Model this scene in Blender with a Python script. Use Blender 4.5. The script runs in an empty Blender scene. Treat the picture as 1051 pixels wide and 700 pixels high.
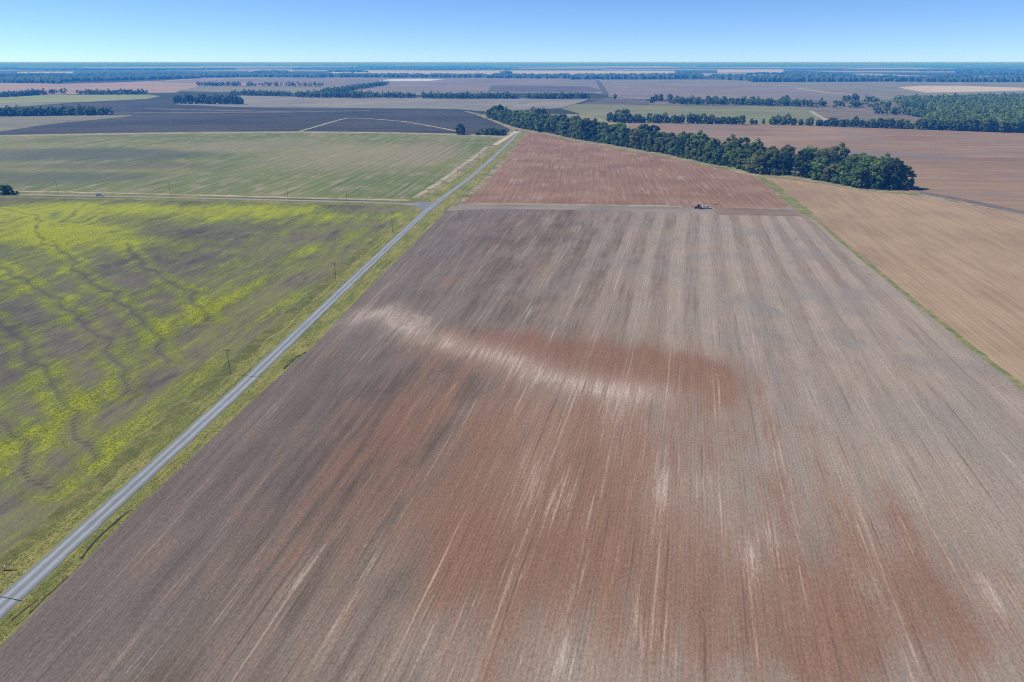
import bpy, bmesh, math, random
import numpy as np
from mathutils import Vector, Matrix

scn = bpy.context.scene
C = scn.collection
RAD = math.radians

# ------------------------------------------------------------------ camera
CAM_H = 100.0
PITCH = RAD(22.2)
cam_d = bpy.data.cameras.new("camera")
cam_d.lens = 24.0
cam_d.sensor_width = 36.0
cam_d.clip_start = 0.5
cam_d.clip_end = 250000.0
cam = bpy.data.objects.new("camera", cam_d)
cam.location = (0, 0, CAM_H)
cam.rotation_euler = (math.pi / 2 - PITCH, 0, 0)
C.objects.link(cam)
scn.camera = cam

# ------------------------------------------------------------------ light
SUN_AZ = math.atan2(-0.978, 0.21)        # clockwise from +Y
SUN_EL = RAD(45)
world = bpy.data.worlds.new("World")
scn.world = world
world.use_nodes = True
wn = world.node_tree
wn.nodes.clear()
wo = wn.nodes.new("ShaderNodeOutputWorld")
wb = wn.nodes.new("ShaderNodeBackground")
sky = wn.nodes.new("ShaderNodeTexSky")
sky.sky_type = 'NISHITA'
sky.sun_disc = False
sky.sun_elevation = SUN_EL
sky.sun_rotation = SUN_AZ % (2 * math.pi)
sky.altitude = 1500
sky.air_density = 0.62
sky.dust_density = 0.0
sky.ozone_density = 10.0
wb.inputs["Strength"].default_value = 0.108
wn.links.new(sky.outputs[0], wb.inputs[0])
wn.links.new(wb.outputs[0], wo.inputs[0])

sun_d = bpy.data.lights.new("sun", 'SUN')
sun_d.energy = 4.25
sun_d.angle = RAD(0.55)
sun_d.color = (1.0, 0.95, 0.835)
sun = bpy.data.objects.new("sun", sun_d)
sv = Vector((math.sin(SUN_AZ) * math.cos(SUN_EL), math.cos(SUN_AZ) * math.cos(SUN_EL), math.sin(SUN_EL)))
sun.rotation_euler = sv.to_track_quat('Z', 'Y').to_euler()
sun.location = (0, 0, 300)
C.objects.link(sun)

scn.view_settings.view_transform = 'Standard'
scn.view_settings.look = 'None'
scn.view_settings.gamma = 1.0
scn.view_settings.exposure = 0.42
scn.view_settings.use_curve_mapping = False
scn.render.engine = 'CYCLES'
scn.cycles.max_bounces = 5
scn.cycles.volume_bounces = 0
scn.cycles.use_denoising = False
scn.cycles.filter_width = 1.1

# ------------------------------------------------------------------ ground survey: photo pixel -> point on the ground
FPX = 24.0 / 36.0 * 1051.0


def G(x, y, h=0.0):
    u = (x - 525.5) / FPX
    v = (y - 350.0) / FPX
    f = math.cos(PITCH) - v * math.sin(PITCH)
    d = math.sin(PITCH) + v * math.cos(PITCH)
    t = (CAM_H - h) / d
    return (u * t, f * t)


def GP(pts):
    return [G(*p) for p in pts]


# ------------------------------------------------------------------ material kit
def lin(c):
    return tuple((v / 255.0 / 12.92 if v / 255.0 <= 0.04045 else ((v / 255.0 + 0.055) / 1.055) ** 2.4) for v in c)


class Mat:
    def __init__(self, name):
        self.m = bpy.data.materials.new(name)
        self.m.use_nodes = True
        self.t = self.m.node_tree
        self.t.nodes.clear()
        self.out = self.t.nodes.new("ShaderNodeOutputMaterial")
        self._geo = None

    def put(self, node, i, v):
        s = node.inputs[i]
        if hasattr(v, "is_linked") or isinstance(v, bpy.types.NodeSocket):
            self.t.links.new(v, s)
        elif isinstance(v, (tuple, list)):
            s.default_value = tuple(v) + (1.0,) if (len(v) == 3 and s.type == 'RGBA') else tuple(v)
        else:
            s.default_value = v

    def pos(self):
        if self._geo is None:
            self._geo = self.t.nodes.new("ShaderNodeNewGeometry")
        return self._geo.outputs["Position"]

    def mt(self, op, a, b=0.0, c=None, clamp=False):
        n = self.t.nodes.new("ShaderNodeMath")
        n.operation = op
        n.use_clamp = clamp
        self.put(n, 0, a)
        self.put(n, 1, b)
        if c is not None:
            self.put(n, 2, c)
        return n.outputs[0]

    def add(self, *a):
        r = a[0]
        for b in a[1:]:
            r = self.mt('ADD', r, b)
        return r

    def mul(self, *a):
        r = a[0]
        for b in a[1:]:
            r = self.mt('MULTIPLY', r, b)
        return r

    def cen(self, x, k):             # (x - 0.5) * k
        return self.mt('MULTIPLY_ADD', x, k, -0.5 * k)

    def step(self, x, lo, hi):
        n = self.t.nodes.new("ShaderNodeMapRange")
        n.interpolation_type = 'SMOOTHSTEP'
        self.put(n, 0, x)
        n.inputs[1].default_value = lo
        n.inputs[2].default_value = hi
        return n.outputs[0]

    def mix(self, f, a, b):
        n = self.t.nodes.new("ShaderNodeMix")
        n.data_type = 'RGBA'
        self.put(n, 0, f)
        self.put(n, 6, a)
        self.put(n, 7, b)
        return n.outputs[2]

    def scale(self, col, f):
        n = self.t.nodes.new("ShaderNodeVectorMath")
        n.operation = 'SCALE'
        self.put(n, 0, col)
        self.put(n, 3, f)
        return n.outputs[0]

    def rot(self, deg):
        n = self.t.nodes.new("ShaderNodeVectorRotate")
        n.rotation_type = 'Z_AXIS'
        self.put(n, 0, self.pos())
        n.inputs["Angle"].default_value = RAD(deg)
        return n.outputs[0]

    def sep(self, v):
        n = self.t.nodes.new("ShaderNodeSeparateXYZ")
        self.put(n, 0, v)
        return n.outputs[0], n.outputs[1], n.outputs[2]

    def comb(self, x, y, z=0.0):
        n = self.t.nodes.new("ShaderNodeCombineXYZ")
        self.put(n, 0, x)
        self.put(n, 1, y)
        self.put(n, 2, z)
        return n.outputs[0]

    def noise(self, vec, scale, detail=3.0, rough=0.55, dist=0.0):
        n = self.t.nodes.new("ShaderNodeTexNoise")
        self.put(n, "Vector", vec)
        n.inputs["Scale"].default_value = scale
        n.inputs["Detail"].default_value = detail
        n.inputs["Roughness"].default_value = rough
        n.inputs["Distortion"].default_value = dist
        return n.outputs[0]

    def snoise(self, c, s, kc, ks, z=0.0, detail=2.0, rough=0.55):
        """noise drawn out along the rows: kc metres across, ks metres along"""
        return self.noise(self.comb(self.mul(c, 1.0 / kc), self.mul(s, 1.0 / ks), z), 1.0, detail, rough)

    def attr(self, name, sock="Fac"):
        n = self.t.nodes.new("ShaderNodeAttribute")
        n.attribute_name = name
        return n.outputs[sock]

    def objrand(self):
        return self.t.nodes.new("ShaderNodeObjectInfo").outputs["Random"]

    def bsdf(self, col, rough=0.9, metal=0.0, spec=0.2, bump=None, bstr=0.3, bdist=0.1, **kw):
        n = self.t.nodes.new("ShaderNodeBsdfPrincipled")
        self.put(n, "Base Color", col)
        self.put(n, "Roughness", rough)
        n.inputs["Metallic"].default_value = metal
        n.inputs["Specular IOR Level"].default_value = spec
        for k, v in kw.items():
            self.put(n, k.replace("_", " "), v)
        if bump is not None:
            b = self.t.nodes.new("ShaderNodeBump")
            b.inputs["Strength"].default_value = bstr
            b.inputs["Distance"].default_value = bdist
            self.put(b, "Height", bump)
            self.t.links.new(b.outputs[0], n.inputs["Normal"])
        self.t.links.new(n.outputs[0], self.out.inputs[0])
        return self.m


def plain(name, col, rough=0.6, metal=0.0, var=0.15, sc=2.0, spec=0.4):
    m = Mat(name)
    nz = m.noise(m.pos(), sc, 4.0, 0.6)
    c = m.scale(col, m.add(1.0, m.cen(nz, 2 * var)))
    return m.bsdf(c, rough, metal, spec)


# ------------------------------------------------------------------ mesh kit
def link(name, me, m=None, parent=None, loc=None):
    o = bpy.data.objects.new(name, me)
    C.objects.link(o)
    if m is not None:
        me.materials.append(m)
    if parent is not None:
        o.parent = parent
    if loc is not None:
        o.location = loc
    return o


def tag(o, label=None, cat=None, group=None, kind=None):
    if label:
        o["label"] = label
    if cat:
        o["category"] = cat
    if group:
        o["group"] = group
    if kind:
        o["kind"] = kind
    return o


def sheet(name, pts, z, m, kind="structure"):
    """a flat sheet of land with the given outline"""
    bm = bmesh.new()
    vs = [bm.verts.new((p[0], p[1], z)) for p in pts]
    f = bm.faces.new(vs)
    f.normal_update()
    if f.normal.z < 0:
        f.normal_flip()
    bmesh.ops.triangulate(bm, faces=[f])
    me = bpy.data.meshes.new(name)
    bm.to_mesh(me)
    bm.free()
    return tag(link(name, me, m), kind=kind)


def resample(pts, step):
    out = []
    for (a, b) in zip(pts[:-1], pts[1:]):
        d = math.dist(a, b)
        n = max(1, int(d / step))
        for i in range(n):
            t = i / n
            out.append((a[0] + (b[0] - a[0]) * t, a[1] + (b[1] - a[1]) * t))
    out.append(tuple(pts[-1]))
    return out


def ribbon(name, pts, w0, w1, z, m, jitter=0.0, step=8.0, seed=1, kind="structure", build=True):
    """strip of ground along a line; w0 metres to its left side and w1 to its right"""
    rng = random.Random(seed)
    p = resample(pts, step)
    vs, fs = [], []
    for i, q in enumerate(p):
        a = p[max(0, i - 1)]
        b = p[min(len(p) - 1, i + 1)]
        d = Vector((b[0] - a[0], b[1] - a[1])).normalized()
        nl = Vector((-d.y, d.x))
        l = w0 + rng.uniform(-jitter, jitter)
        r = w1 + rng.uniform(-jitter, jitter)
        vs += [(q[0] + nl.x * l, q[1] + nl.y * l, z), (q[0] - nl.x * r, q[1] - nl.y * r, z)]
        if i:
            k = 2 * i
            fs.append((k - 2, k - 1, k + 1, k))
    me = bpy.data.meshes.new(name)
    me.from_pydata(vs, [], fs)
    return tag(link(name, me, m), kind=kind)


def set_attr(me, name, arr):
    a = me.attributes.new(name, 'FLOAT', 'POINT')
    a.data.foreach_set("value", np.asarray(arr, dtype=np.float32).ravel())


def lerp_line(line, ys):
    ln = sorted(line, key=lambda p: p[1])
    return np.interp(ys, [p[1] for p in ln], [p[0] for p in ln])


def strip_grid(name, left, right, ys, nx, z, m):
    """a field between two side lines, as a grid fine enough to carry its soil map"""
    xl, xr = lerp_line(left, ys), lerp_line(right, ys)
    t = np.linspace(0, 1, nx)
    X = xl[:, None] * (1 - t) + xr[:, None] * t
    Y = np.repeat(ys[:, None], nx, 1)
    V = np.stack([X, Y, np.full_like(X, z)], -1).reshape(-1, 3)
    ny = len(ys)
    i = np.arange(ny - 1)[:, None] * nx + np.arange(nx - 1)[None, :]
    F = np.stack([i, i + 1, i + 1 + nx, i + nx], -1).reshape(-1, 4)
    me = bpy.data.meshes.new(name)
    me.from_pydata(V.tolist(), [], F.tolist())
    o = tag(link(name, me, m), kind="structure")
    return o, me, V[:, 0], V[:, 1]


def blobs(X, Y, lst, deg):
    """lst: (px, py, metres across the rows, metres along, amount)"""
    a = RAD(deg)
    cc = X * math.cos(a) - Y * math.sin(a)
    ss = X * math.sin(a) + Y * math.cos(a)
    out = np.zeros_like(X)
    for (px, py, rc, rs, k) in lst:
        x, y = G(px, py)
        c0 = x * math.cos(a) - y * math.sin(a)
        s0 = x * math.sin(a) + y * math.cos(a)
        out += k * np.exp(-(((cc - c0) / rc) ** 2 + ((ss - s0) / rs) ** 2))
    return out


def line_dist(X, Y, pts):
    P = np.stack([X, Y], -1)
    best = np.full(X.shape, 1e9)
    for a, b in zip(pts[:-1], pts[1:]):
        a, b = np.array(a), np.array(b)
        d = b - a
        t = np.clip(((P - a) @ d) / (d @ d), 0, 1)
        q = a + t[:, None] * d
        best = np.minimum(best, np.hypot(*(P - q).T))
    return best


# ------------------------------------------------------------------ ground materials
def crop_mat(name, ca, cb, deg=7.0, big=120.0, row=None, rowk=0.10, stripe=None, stripek=0.2, cc=None, ccs=(60.0, 0.55, 0.75),
             streak=(6.0, 90.0), fine=0.25, broad=0.5, spots=()):
    """tilled or sown land: two soil tones in broad patches, streaks along the rows, an optional third tone"""
    m = Mat(name)
    P = m.rot(deg)
    c, s, _ = m.sep(P)
    n1 = m.noise(P, 1.0 / big, 4.0, 0.6)
    n2 = m.snoise(c, s, streak[0], streak[1], 3.0, 3.0)
    n3 = m.snoise(c, s, streak[0] * 0.2, streak[1] * 0.25, 9.0, 2.0)
    col = m.mix(m.step(m.add(n1, m.cen(n2, 0.5)), 0.30, 0.70), ca, cb)
    if cc is not None:
        n4 = m.snoise(c, s, ccs[0], ccs[0] * 2.2, 17.0, 4.0, 0.6)
        col = m.mix(m.step(m.add(n4, m.cen(n2, 0.35)), ccs[1], ccs[2]), col, cc)
    for (px, py, rx, ry, sc, amt) in spots:
        x0, y0 = G(px, py)
        gx, gy, _ = m.sep(m.pos())
        q = m.add(m.mt('POWER', m.mul(m.add(gx, -x0), 1 / rx), 2.0), m.mt('POWER', m.mul(m.add(gy, -y0), 1 / ry), 2.0))
        q = m.add(q, m.cen(n1, 2.4), m.cen(n2, 1.0))
        col = m.mix(m.mul(m.mt('SUBTRACT', 1.0, m.step(q, 0.1, 1.9)), amt), col, sc)
    f = m.add(1.0, m.cen(n2, broad), m.cen(n3, fine * 1.6), m.cen(m.noise(P, 0.8, 5.0, 0.85), fine * 2.6))
    if stripe:
        w = m.mt('SINE', m.add(m.mul(c, 2 * math.pi / stripe), m.cen(n1, 3.0)))
        f = m.add(f, m.mul(m.step(w, -0.5, 0.5), stripek), -stripek / 2)
    if row:
        f = m.add(f, m.mul(m.mt('SINE', m.mul(c, 2 * math.pi / row)), rowk))
    return m.bsdf(m.scale(col, f), 0.95, 0, 0.1)


def grass_mat(name, ca, cb, cd=None, sc=0.25):
    m = Mat(name)
    n1 = m.noise(m.pos(), 1 / 22.0, 4.0, 0.65)
    n2 = m.noise(m.pos(), sc, 4.0, 0.7)
    col = m.mix(m.step(m.add(n1, m.cen(n2, 0.7)), 0.32, 0.68), ca, cb)
    if cd:
        col = m.mix(m.step(m.add(m.noise(m.pos(), 1 / 9.0, 4.0, 0.7), m.cen(n2, 0.4)), 0.58, 0.74), col, cd)
    return m.bsdf(m.scale(col, m.add(1.0, m.cen(n2, 0.9))), 0.95, 0, 0.1, bump=n2, bstr=0.6, bdist=0.6)


def bare_field_mat():
    m = Mat("bare_soil")
    c = m.attr("row_across")
    P = m.pos()
    _, s, _ = m.sep(P)
    big = m.noise(P, 1 / 48.0, 5.0, 0.62)
    mid = m.noise(m.comb(m.mul(c, 1 / 9.0), m.mul(s, 1 / 26.0), 50.0), 1.0, 5.0, 0.65)
    n8 = m.snoise(c, s, 7.0, 130.0, 1.0, 3.0)
    n3 = m.snoise(c, s, 2.0, 44.0, 5.0, 5.0, 0.68)
    n1 = m.snoise(c, s, 0.62, 14.0, 9.0, 5.0, 0.7)
    n05 = m.snoise(c, s, 0.30, 1.6, 13.0, 3.0, 0.7)
    clod = m.noise(P, 1.5, 5.0, 0.85)
    # planter passes, 15.5 m a pair
    ph = m.add(m.mul(c, 1 / 15.5), m.cen(m.snoise(c, s, 40, 160, 21.0), 0.5))
    passes = m.step(m.mt('SINE', m.mul(ph, 2 * math.pi)), -0.45, 0.45)
    lite = m.attr("lite")
    v = m.add(lite, m.cen(n8, 0.7), m.cen(n3, 0.7), m.cen(big, 0.5), m.cen(mid, 0.75), m.mul(m.add(passes, -0.5), m.attr("banding")))
    col = m.mix(m.step(v, -0.25, 1.25), (0.102, 0.074, 0.058), (0.295, 0.243, 0.200))
    grey = m.step(m.add(m.noise(P, 1 / 40.0, 4.0, 0.6), m.cen(n3, 0.5), m.cen(mid, .4)), 0.42, 0.72)
    col = m.mix(m.mul(grey, m.attr("grey")), col, (0.205, 0.194, 0.184))
    cool = m.step(m.add(m.attr("cool"), m.cen(n8, .8), m.cen(mid, 1.0)), 0.15, 1.0)
    col = m.mix(m.mul(cool, 0.5), col, (0.140, 0.126, 0.122))
    rd = m.step(m.add(m.attr("red"), m.cen(n3, 1.4), m.cen(n8, 1.3), m.cen(mid, 1.6), m.cen(big, 0.8)), 0.05, 1.1)
    col = m.mix(m.mul(rd, 0.82), col, (0.205, 0.108, 0.068))
    bd = m.mul(m.attr("wash"), m.add(.8, m.cen(n1, .8), m.cen(n3, .5), m.cen(mid, .7)))
    col = m.mix(m.mt('MULTIPLY', bd, 0.68, clamp=True), col, (0.42, 0.34, 0.285))
    pl = m.step(m.add(m.attr("pale"), m.cen(n1, 1.7), m.cen(n3, 2.2), m.cen(n8, 1.2), m.cen(n05, .6)), 0.40, 1.55)
    col = m.mix(m.mul(pl, 0.68), col, (0.47, 0.40, 0.345))
    # wheel tracks: thin, broken, paler lines
    fr = m.mt('ABSOLUTE', m.add(m.mt('FRACT', m.add(m.mul(c, 1 / 15.5), 0.2, m.cen(m.snoise(c, s, 30, 90, 31.0), 0.10))), -0.5))
    tr = m.mul(m.mt('SUBTRACT', 1.0, m.step(m.mt('ABSOLUTE', m.add(fr, -0.055)), 0.006, 0.03)), m.step(m.snoise(c, s, 1.2, 30.0, 41.0, 4.0, 0.65), 0.45, 0.66))
    col = m.mix(m.mul(tr, m.step(lite, -0.1, 0.5), 0.62), col, (0.42, 0.335, 0.275))
    fd = m.mt('ABSOLUTE', m.add(m.mt('FRACT', m.add(m.mul(c, 1 / 7.75), 0.55, m.cen(m.snoise(c, s, 30, 90, 35.0), 0.12))), -0.5))
    td = m.mul(m.mt('SUBTRACT', 1.0, m.step(fd, 0.015, 0.06)), m.step(m.snoise(c, s, 2.0, 35.0, 45.0, 3.0), 0.48, 0.66))
    col = m.mix(m.mul(td, 0.40), col, (0.085, 0.06, 0.05))
    row = m.mt('SINE', m.mul(c, 2 * math.pi / 0.97))
    f = m.add(1.0, m.cen(n3, 0.5), m.cen(n1, 0.6), m.cen(n05, 0.9), m.mul(row, m.mt('MULTIPLY_ADD', m.step(mid, .35, .7), 0.06, 0.0)), m.cen(clod, 1.5))
    h = m.add(m.mul(row, 0.12), m.mul(clod, 1.4))
    return m.bsdf(m.scale(col, f), 0.95, 0, 0.1, bump=h, bstr=0.5, bdist=0.12)


def weedy_field_mat():
    m = Mat("weedy_soil")
    P = m.rot(8.0)
    c, s, _ = m.sep(P)
    n1 = m.noise(P, 1 / 45.0, 5.0, 0.65)
    n2 = m.snoise(c, s, 8.0, 42.0, 2.0, 5.0, 0.68)
    n3 = m.snoise(c, s, 1.6, 9.0, 6.0, 4.0, 0.7)
    n4 = m.noise(P, 1.2, 4.0, 0.8)
    clod = m.noise(P, 1.4, 5.0, 0.85)
    w = m.attr("weed")
    soil = m.mix(m.step(m.add(n1, m.cen(n3, 0.6)), 0.3, 0.7), (0.075, 0.068, 0.064), (0.138, 0.118, 0.100))
    soil = m.mix(m.mul(m.attr("dry"), m.step(n2, 0.3, 0.6)), soil, (0.20, 0.165, 0.125))
    olive = m.step(m.add(w, m.cen(n2, 1.5), m.cen(n3, 1.2), m.cen(n4, 0.8), m.cen(n1, 0.8)), 0.0, 0.85)
    col = m.mix(m.mul(olive, 0.85), soil, (0.135, 0.158, 0.040))
    yel = m.step(m.add(w, m.cen(n2, 1.9), m.cen(n3, 1.6), m.cen(n4, 1.8), m.cen(n1, 0.6)), 0.55, 1.5)
    col = m.mix(m.mul(yel, 0.9), col, (0.280, 0.310, 0.018))
    lev = m.attr("levee")
    col = m.mix(m.mul(m.step(m.add(lev, m.cen(n3, 0.9)), 0.40, 1.0), 0.75), col, (0.055, 0.064, 0.034))
    f = m.add(1.0, m.cen(n3, 0.5), m.cen(n4, 0.6), m.cen(clod, 1.3), m.cen(n2, 0.3))
    return m.bsdf(m.scale(col, f), 0.95, 0, 0.1, bump=m.add(clod, m.mul(lev, 2.0)), bstr=0.4, bdist=0.25)


def patchwork_mat():
    """land beyond the near fields: rectangular plots of fallow, stubble and pasture"""
    m = Mat("farmland")
    P = m.rot(7.0)
    c, s, _ = m.sep(P)
    cx = m.mt('FLOOR', m.mul(c, 1 / 2600.0))
    sy = m.mt('FLOOR', m.add(m.mul(s, 1 / 1500.0), m.mul(cx, 0.37)))
    w = m.t.nodes.new("ShaderNodeTexWhiteNoise")
    w.noise_dimensions = '2D'
    m.put(w, "Vector", m.comb(cx, sy))
    r = w.outputs["Value"]
    col = m.mix(m.step(r, 0.50, 0.57), (0.038, 0.050, 0.024), (0.24, 0.25, 0.21))
    n = m.noise(P, 1 / 300.0, 5.0, 0.6)
    return m.bsdf(m.scale(col, m.add(1.0, m.cen(n, 0.8))), 0.95, 0, 0.1)


def gravel_mat(name, ca, cb):
    m = Mat(name)
    P = m.pos()
    u = m.attr("road_across")
    n1 = m.noise(P, 0.35, 4.0, 0.7)
    n2 = m.noise(P, 1 / 18.0, 3.0, 0.6)
    # two wheel paths worn paler than the loose crown and shoulders
    d = m.mt('ABSOLUTE', m.mt('SUBTRACT', m.mt('ABSOLUTE', u), 0.45))
    st = m.snoise(u, m.sep(P)[1], 0.16, 60.0, 2.0, 3.0)
    wear = m.add(m.mt('SUBTRACT', 1.0, m.step(d, 0.04, 0.36)), m.cen(st, 1.0), m.mul(m.step(m.mt('ABSOLUTE', u), .72, 1.0), -.35))
    col = m.mix(m.mt('ADD', m.mul(wear, 0.7), m.cen(n2, 0.6), clamp=True), ca, cb)
    return m.bsdf(m.scale(col, m.add(1.0, m.cen(n1, 0.45))), 0.95, 0, 0.1)


def verge_mat():
    m = Mat("verge_sward")
    P = m.rot(5.6)
    c, s, _ = m.sep(P)
    n1 = m.snoise(c, s, 1.5, 30.0, 1.0, 4.0, 0.65)
    n2 = m.snoise(c, s, 0.5, 5.0, 4.0, 4.0, 0.7)
    n3 = m.noise(P, 1 / 14.0, 4.0, 0.65)
    g = m.noise(P, 1.6, 5.0, 0.8)
    col = m.mix(m.step(m.add(n1, m.cen(n2, 0.7), m.cen(n3, 0.5)), 0.30, 0.70), (0.105, 0.135, 0.038), (0.265, 0.240, 0.080))
    col = m.mix(m.step(m.add(n2, m.cen(n1, 0.8)), 0.62, 0.85), col, (0.040, 0.055, 0.022))
    return m.bsdf(m.scale(col, m.add(1.0, m.cen(g, 1.1), m.cen(n2, 0.5))), 0.95, 0, 0.1, bump=g, bstr=0.5, bdist=0.3)


M_verge = verge_mat()
M_sideverge = grass_mat("verge_grass", (0.125, 0.142, 0.042), (0.220, 0.200, 0.072), (0.065, 0.085, 0.030))
M_margin = grass_mat("margin_grass", (0.150, 0.155, 0.075), (0.27, 0.235, 0.145), sc=0.1)
M_strip = grass_mat("strip_grass", (0.135, 0.165, 0.060), (0.225, 0.205, 0.10), sc=0.2)
M_dry = grass_mat("dry_grass", (0.27, 0.24, 0.16), (0.36, 0.32, 0.24), sc=0.1)
M_ditch = plain("ditch_soil", (0.045, 0.040, 0.030), 0.95, 0, 0.4, 0.6, 0.1)
M_gravel = gravel_mat("gravel", (0.170, 0.188, 0.210), (0.320, 0.348, 0.378))
M_sidegravel = gravel_mat("side_gravel", (0.20, 0.20, 0.17), (0.34, 0.33, 0.29))
M_track = plain("dirt_track", (0.42, 0.37, 0.30), 0.95, 0, 0.3, 0.3, 0.1)

# ------------------------------------------------------------------ the land
EXT = 95000.0
sheet("ground", [(-EXT, -600), (EXT, -600), (EXT, EXT), (-EXT, EXT)], -0.12, patchwork_mat())

sheet("pasture", [(-1400, -590), (1900, -590), (1900, 1500), (-1400, 1500)], -0.08, M_margin)
# gravel road, traced down its middle
ROAD = [(-118.6, -60), (-113.6, -10), (-101.4, 105), (-90.2, 203), (-81.2, 300), (-69.0, 429), (-61.8, 500), (-54.0, 556), (-40.0, 643),
        (-22.6, 785), (-7.0, 925), (6.6, 1063), (13.5, 1140)]
SIDE = GP([(441, 212.0), (430, 210.3), (415, 209.0), (381, 207.6), (300, 205.8), (240, 204.2), (160, 202.4), (90, 201.2), (0, 199.3), (-90, 197.5), (-260, 194.0)])


def road_strip(name, pts, hw, z, m, flare=None):
    p = resample(pts, 4.0)
    n = 5
    vs, fs, ua = [], [], []
    rng = random.Random(4)
    for i, q in enumerate(p):
        a, b = p[max(0, i - 1)], p[min(len(p) - 1, i + 1)]
        d = Vector((b[0] - a[0], b[1] - a[1])).normalized()
        nl = Vector((-d.y, d.x))
        w = hw + (flare(q) if flare else 0)
        wl, wr = w + rng.uniform(-.2, .2), w + rng.uniform(-.2, .2)
        for k in range(n):
            t = -1 + 2 * k / (n - 1)
            ww = wl if t > 0 else wr
            vs.append((q[0] + nl.x * t * ww, q[1] + nl.y * t * ww, z - 0.04 * t * t))
            ua.append(t * w / hw)
        if i:
            for k in range(n - 1):
                a0 = (i - 1) * n + k
                fs.append((a0, a0 + 1, a0 + n + 1, a0 + n))
    me = bpy.data.meshes.new(name)
    me.from_pydata(vs, [], fs)
    me.update()
    if sum(pl.normal.z for pl in me.polygons) < 0:
        me.flip_normals()
    set_attr(me, "road_across", ua)
    return tag(link(name, me, m), kind="structure")


J = (-62.0, 506.0)
# verge on both sides of the road, under it
VL = [(x - o, y) for (x, y), o in zip(ROAD, [11.5, 11.5, 10.5, 12, 12, 13, 14, 14, 13, 12, 12, 9, 6])]
VR = [(x + o + 3.5, y) for (x, y), o in zip(ROAD, [7.2, 7.2, 7.0, 8, 9.5, 11.5, 13.5, 12, 9, 8, 8, 8, 8])]


def between(name, a, b, z, m, jit=0.9, seed=3, step=5.0):
    rng = random.Random(seed)
    ys = np.arange(a[0][1], a[-1][1], step)
    xa, xb = lerp_line(a, ys), lerp_line(b, ys)
    pts = [(x + rng.gauss(0, jit * .5), y) for x, y in zip(xa, ys)] + [(x + rng.gauss(0, jit * .5), y) for x, y in zip(xb[::-1], ys[::-1])]
    return sheet(name, pts, z, m)


between("road_verge", VL, VR, 0.02, M_verge)
ribbon("side_road_verge", SIDE, 13.0, 19.0, 0.012, M_sideverge, 1.0)
road_strip("side_road", SIDE[1:], 2.7, 0.11, M_sidegravel)
road_strip("gravel_road", ROAD, 2.5, 0.12, M_gravel, lambda q: 2.2 * math.exp(-((q[1] - J[1]) / 9.0) ** 2))
# junction corners
sheet("road_junction", GP([(414, 208.2), (432, 207.6), (446, 207.8), (452, 205.0), (455, 206.5), (440, 215.5), (434, 219), (433, 216), (428, 212.6), (414, 210.2)]), 0.075, M_gravel)

# the main bare field
L1 = [(-101.5, -40), (-95.8, 60), (-94.6, 96), (-91.0, 137), (-82.0, 200), (-75.5, 241), (-68.2, 317), (-55.0, 429), (-47.5, 497), (-44.5, 530)]
R1 = [(129.5, -40), (153.0, 100), (169.7, 205), (180.0, 279), (188.2, 334), (199.0, 407), (205.2, 443), (208.5, 470), (213, 530)]


def row_across(X, Y):
    x0g = np.array([-260, -84, -60, -35, -10, 20, 60, 110, 140, 160, 172, 178, 420.0])
    mg = np.array([.096, .096, .125, .18, .225, .25, .25, .235, .21, .185, .168, .166, .166])
    fine = np.linspace(-260, 420, 1361)
    mf = np.interp(fine, x0g, mg)
    k = np.ones(15) / 15
    mf = np.convolve(np.pad(mf, 7, mode='edge'), k, 'valid')
    out = np.empty_like(X)
    for y in np.unique(Y):
        w = Y == y
        out[w] = np.interp(X[w], fine + mf * (y - 200.0), fine)
    return out


ys = np.concatenate([np.arange(-40, 210, 3.0), np.arange(210, 330, 1.4), np.arange(330, 496, 4.0)])
topY = G(600, 213)[1]
ys = ys[ys < topY]
ys = np.append(ys, topY)
fo, fme, FX, FY = strip_grid("bare_field", L1, R1, ys, 230, 0.04, bare_field_mat())
ra = row_across(FX, FY)
set_attr(fme, "row_across", ra)
lite = 0.55 + np.clip((ra - 10) / 150, -0.24, 0.38)
lite += blobs(FX, FY, [(300, 470, 25, 45, -.28), (110, 640, 18, 30, -.12), (480, 280, 45, 60, -.02), (560, 250, 30, 60, -.05), (420, 390, 26, 26, -.22), (900, 330, 40, 90, .14), (620, 690, 60, 26, .14), (960, 460, 25, 50, .12),
                       (690, 280, 40, 70, .08), (430, 500, 20, 25, -.1), (880, 600, 18, 18, -.12)], 12)
set_attr(fme, "lite", lite)
set_attr(fme, "cool", np.clip((-10 - ra) / 60, 0, .85))
set_attr(fme, "banding", np.clip((ra + 60) / 150, .10, 1) * np.clip((FY - 90) / 220, 0.1, 1) * .5)
red = blobs(FX, FY, [(590, 400, 75, 75, .34), (560, 520, 60, 45, .30), (800, 640, 70, 24, .30), (420, 420, 30, 40, .16), (560, 650, 70, 20, .18), (600, 366, 36, 17, .75), (510, 350, 26, 16, .45), (665, 378, 22, 16, .8), (735, 396, 13, 22, .7), (440, 350, 18, 14, .3), (590, 440, 16, 26, .5), (640, 455, 10, 26, .55),
                     (530, 560, 14, 24, .6), (620, 545, 8, 18, .55), (470, 560, 6, 22, .5), (925, 560, 18, 22, .55), (980, 620, 12, 16, .4), (830, 620, 14, 24, .42), (850, 660, 8, 14, .5), (760, 600, 12, 20, .3),
                     (540, 470, 20, 30, .35), (380, 470, 14, 30, .30), (330, 370, 10, 18, .3), (680, 580, 10, 20, .35), (600, 290, 25, 40, .12), (650, 500, 40, 60, .12)], 12)
set_attr(fme, "red", red)
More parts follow.
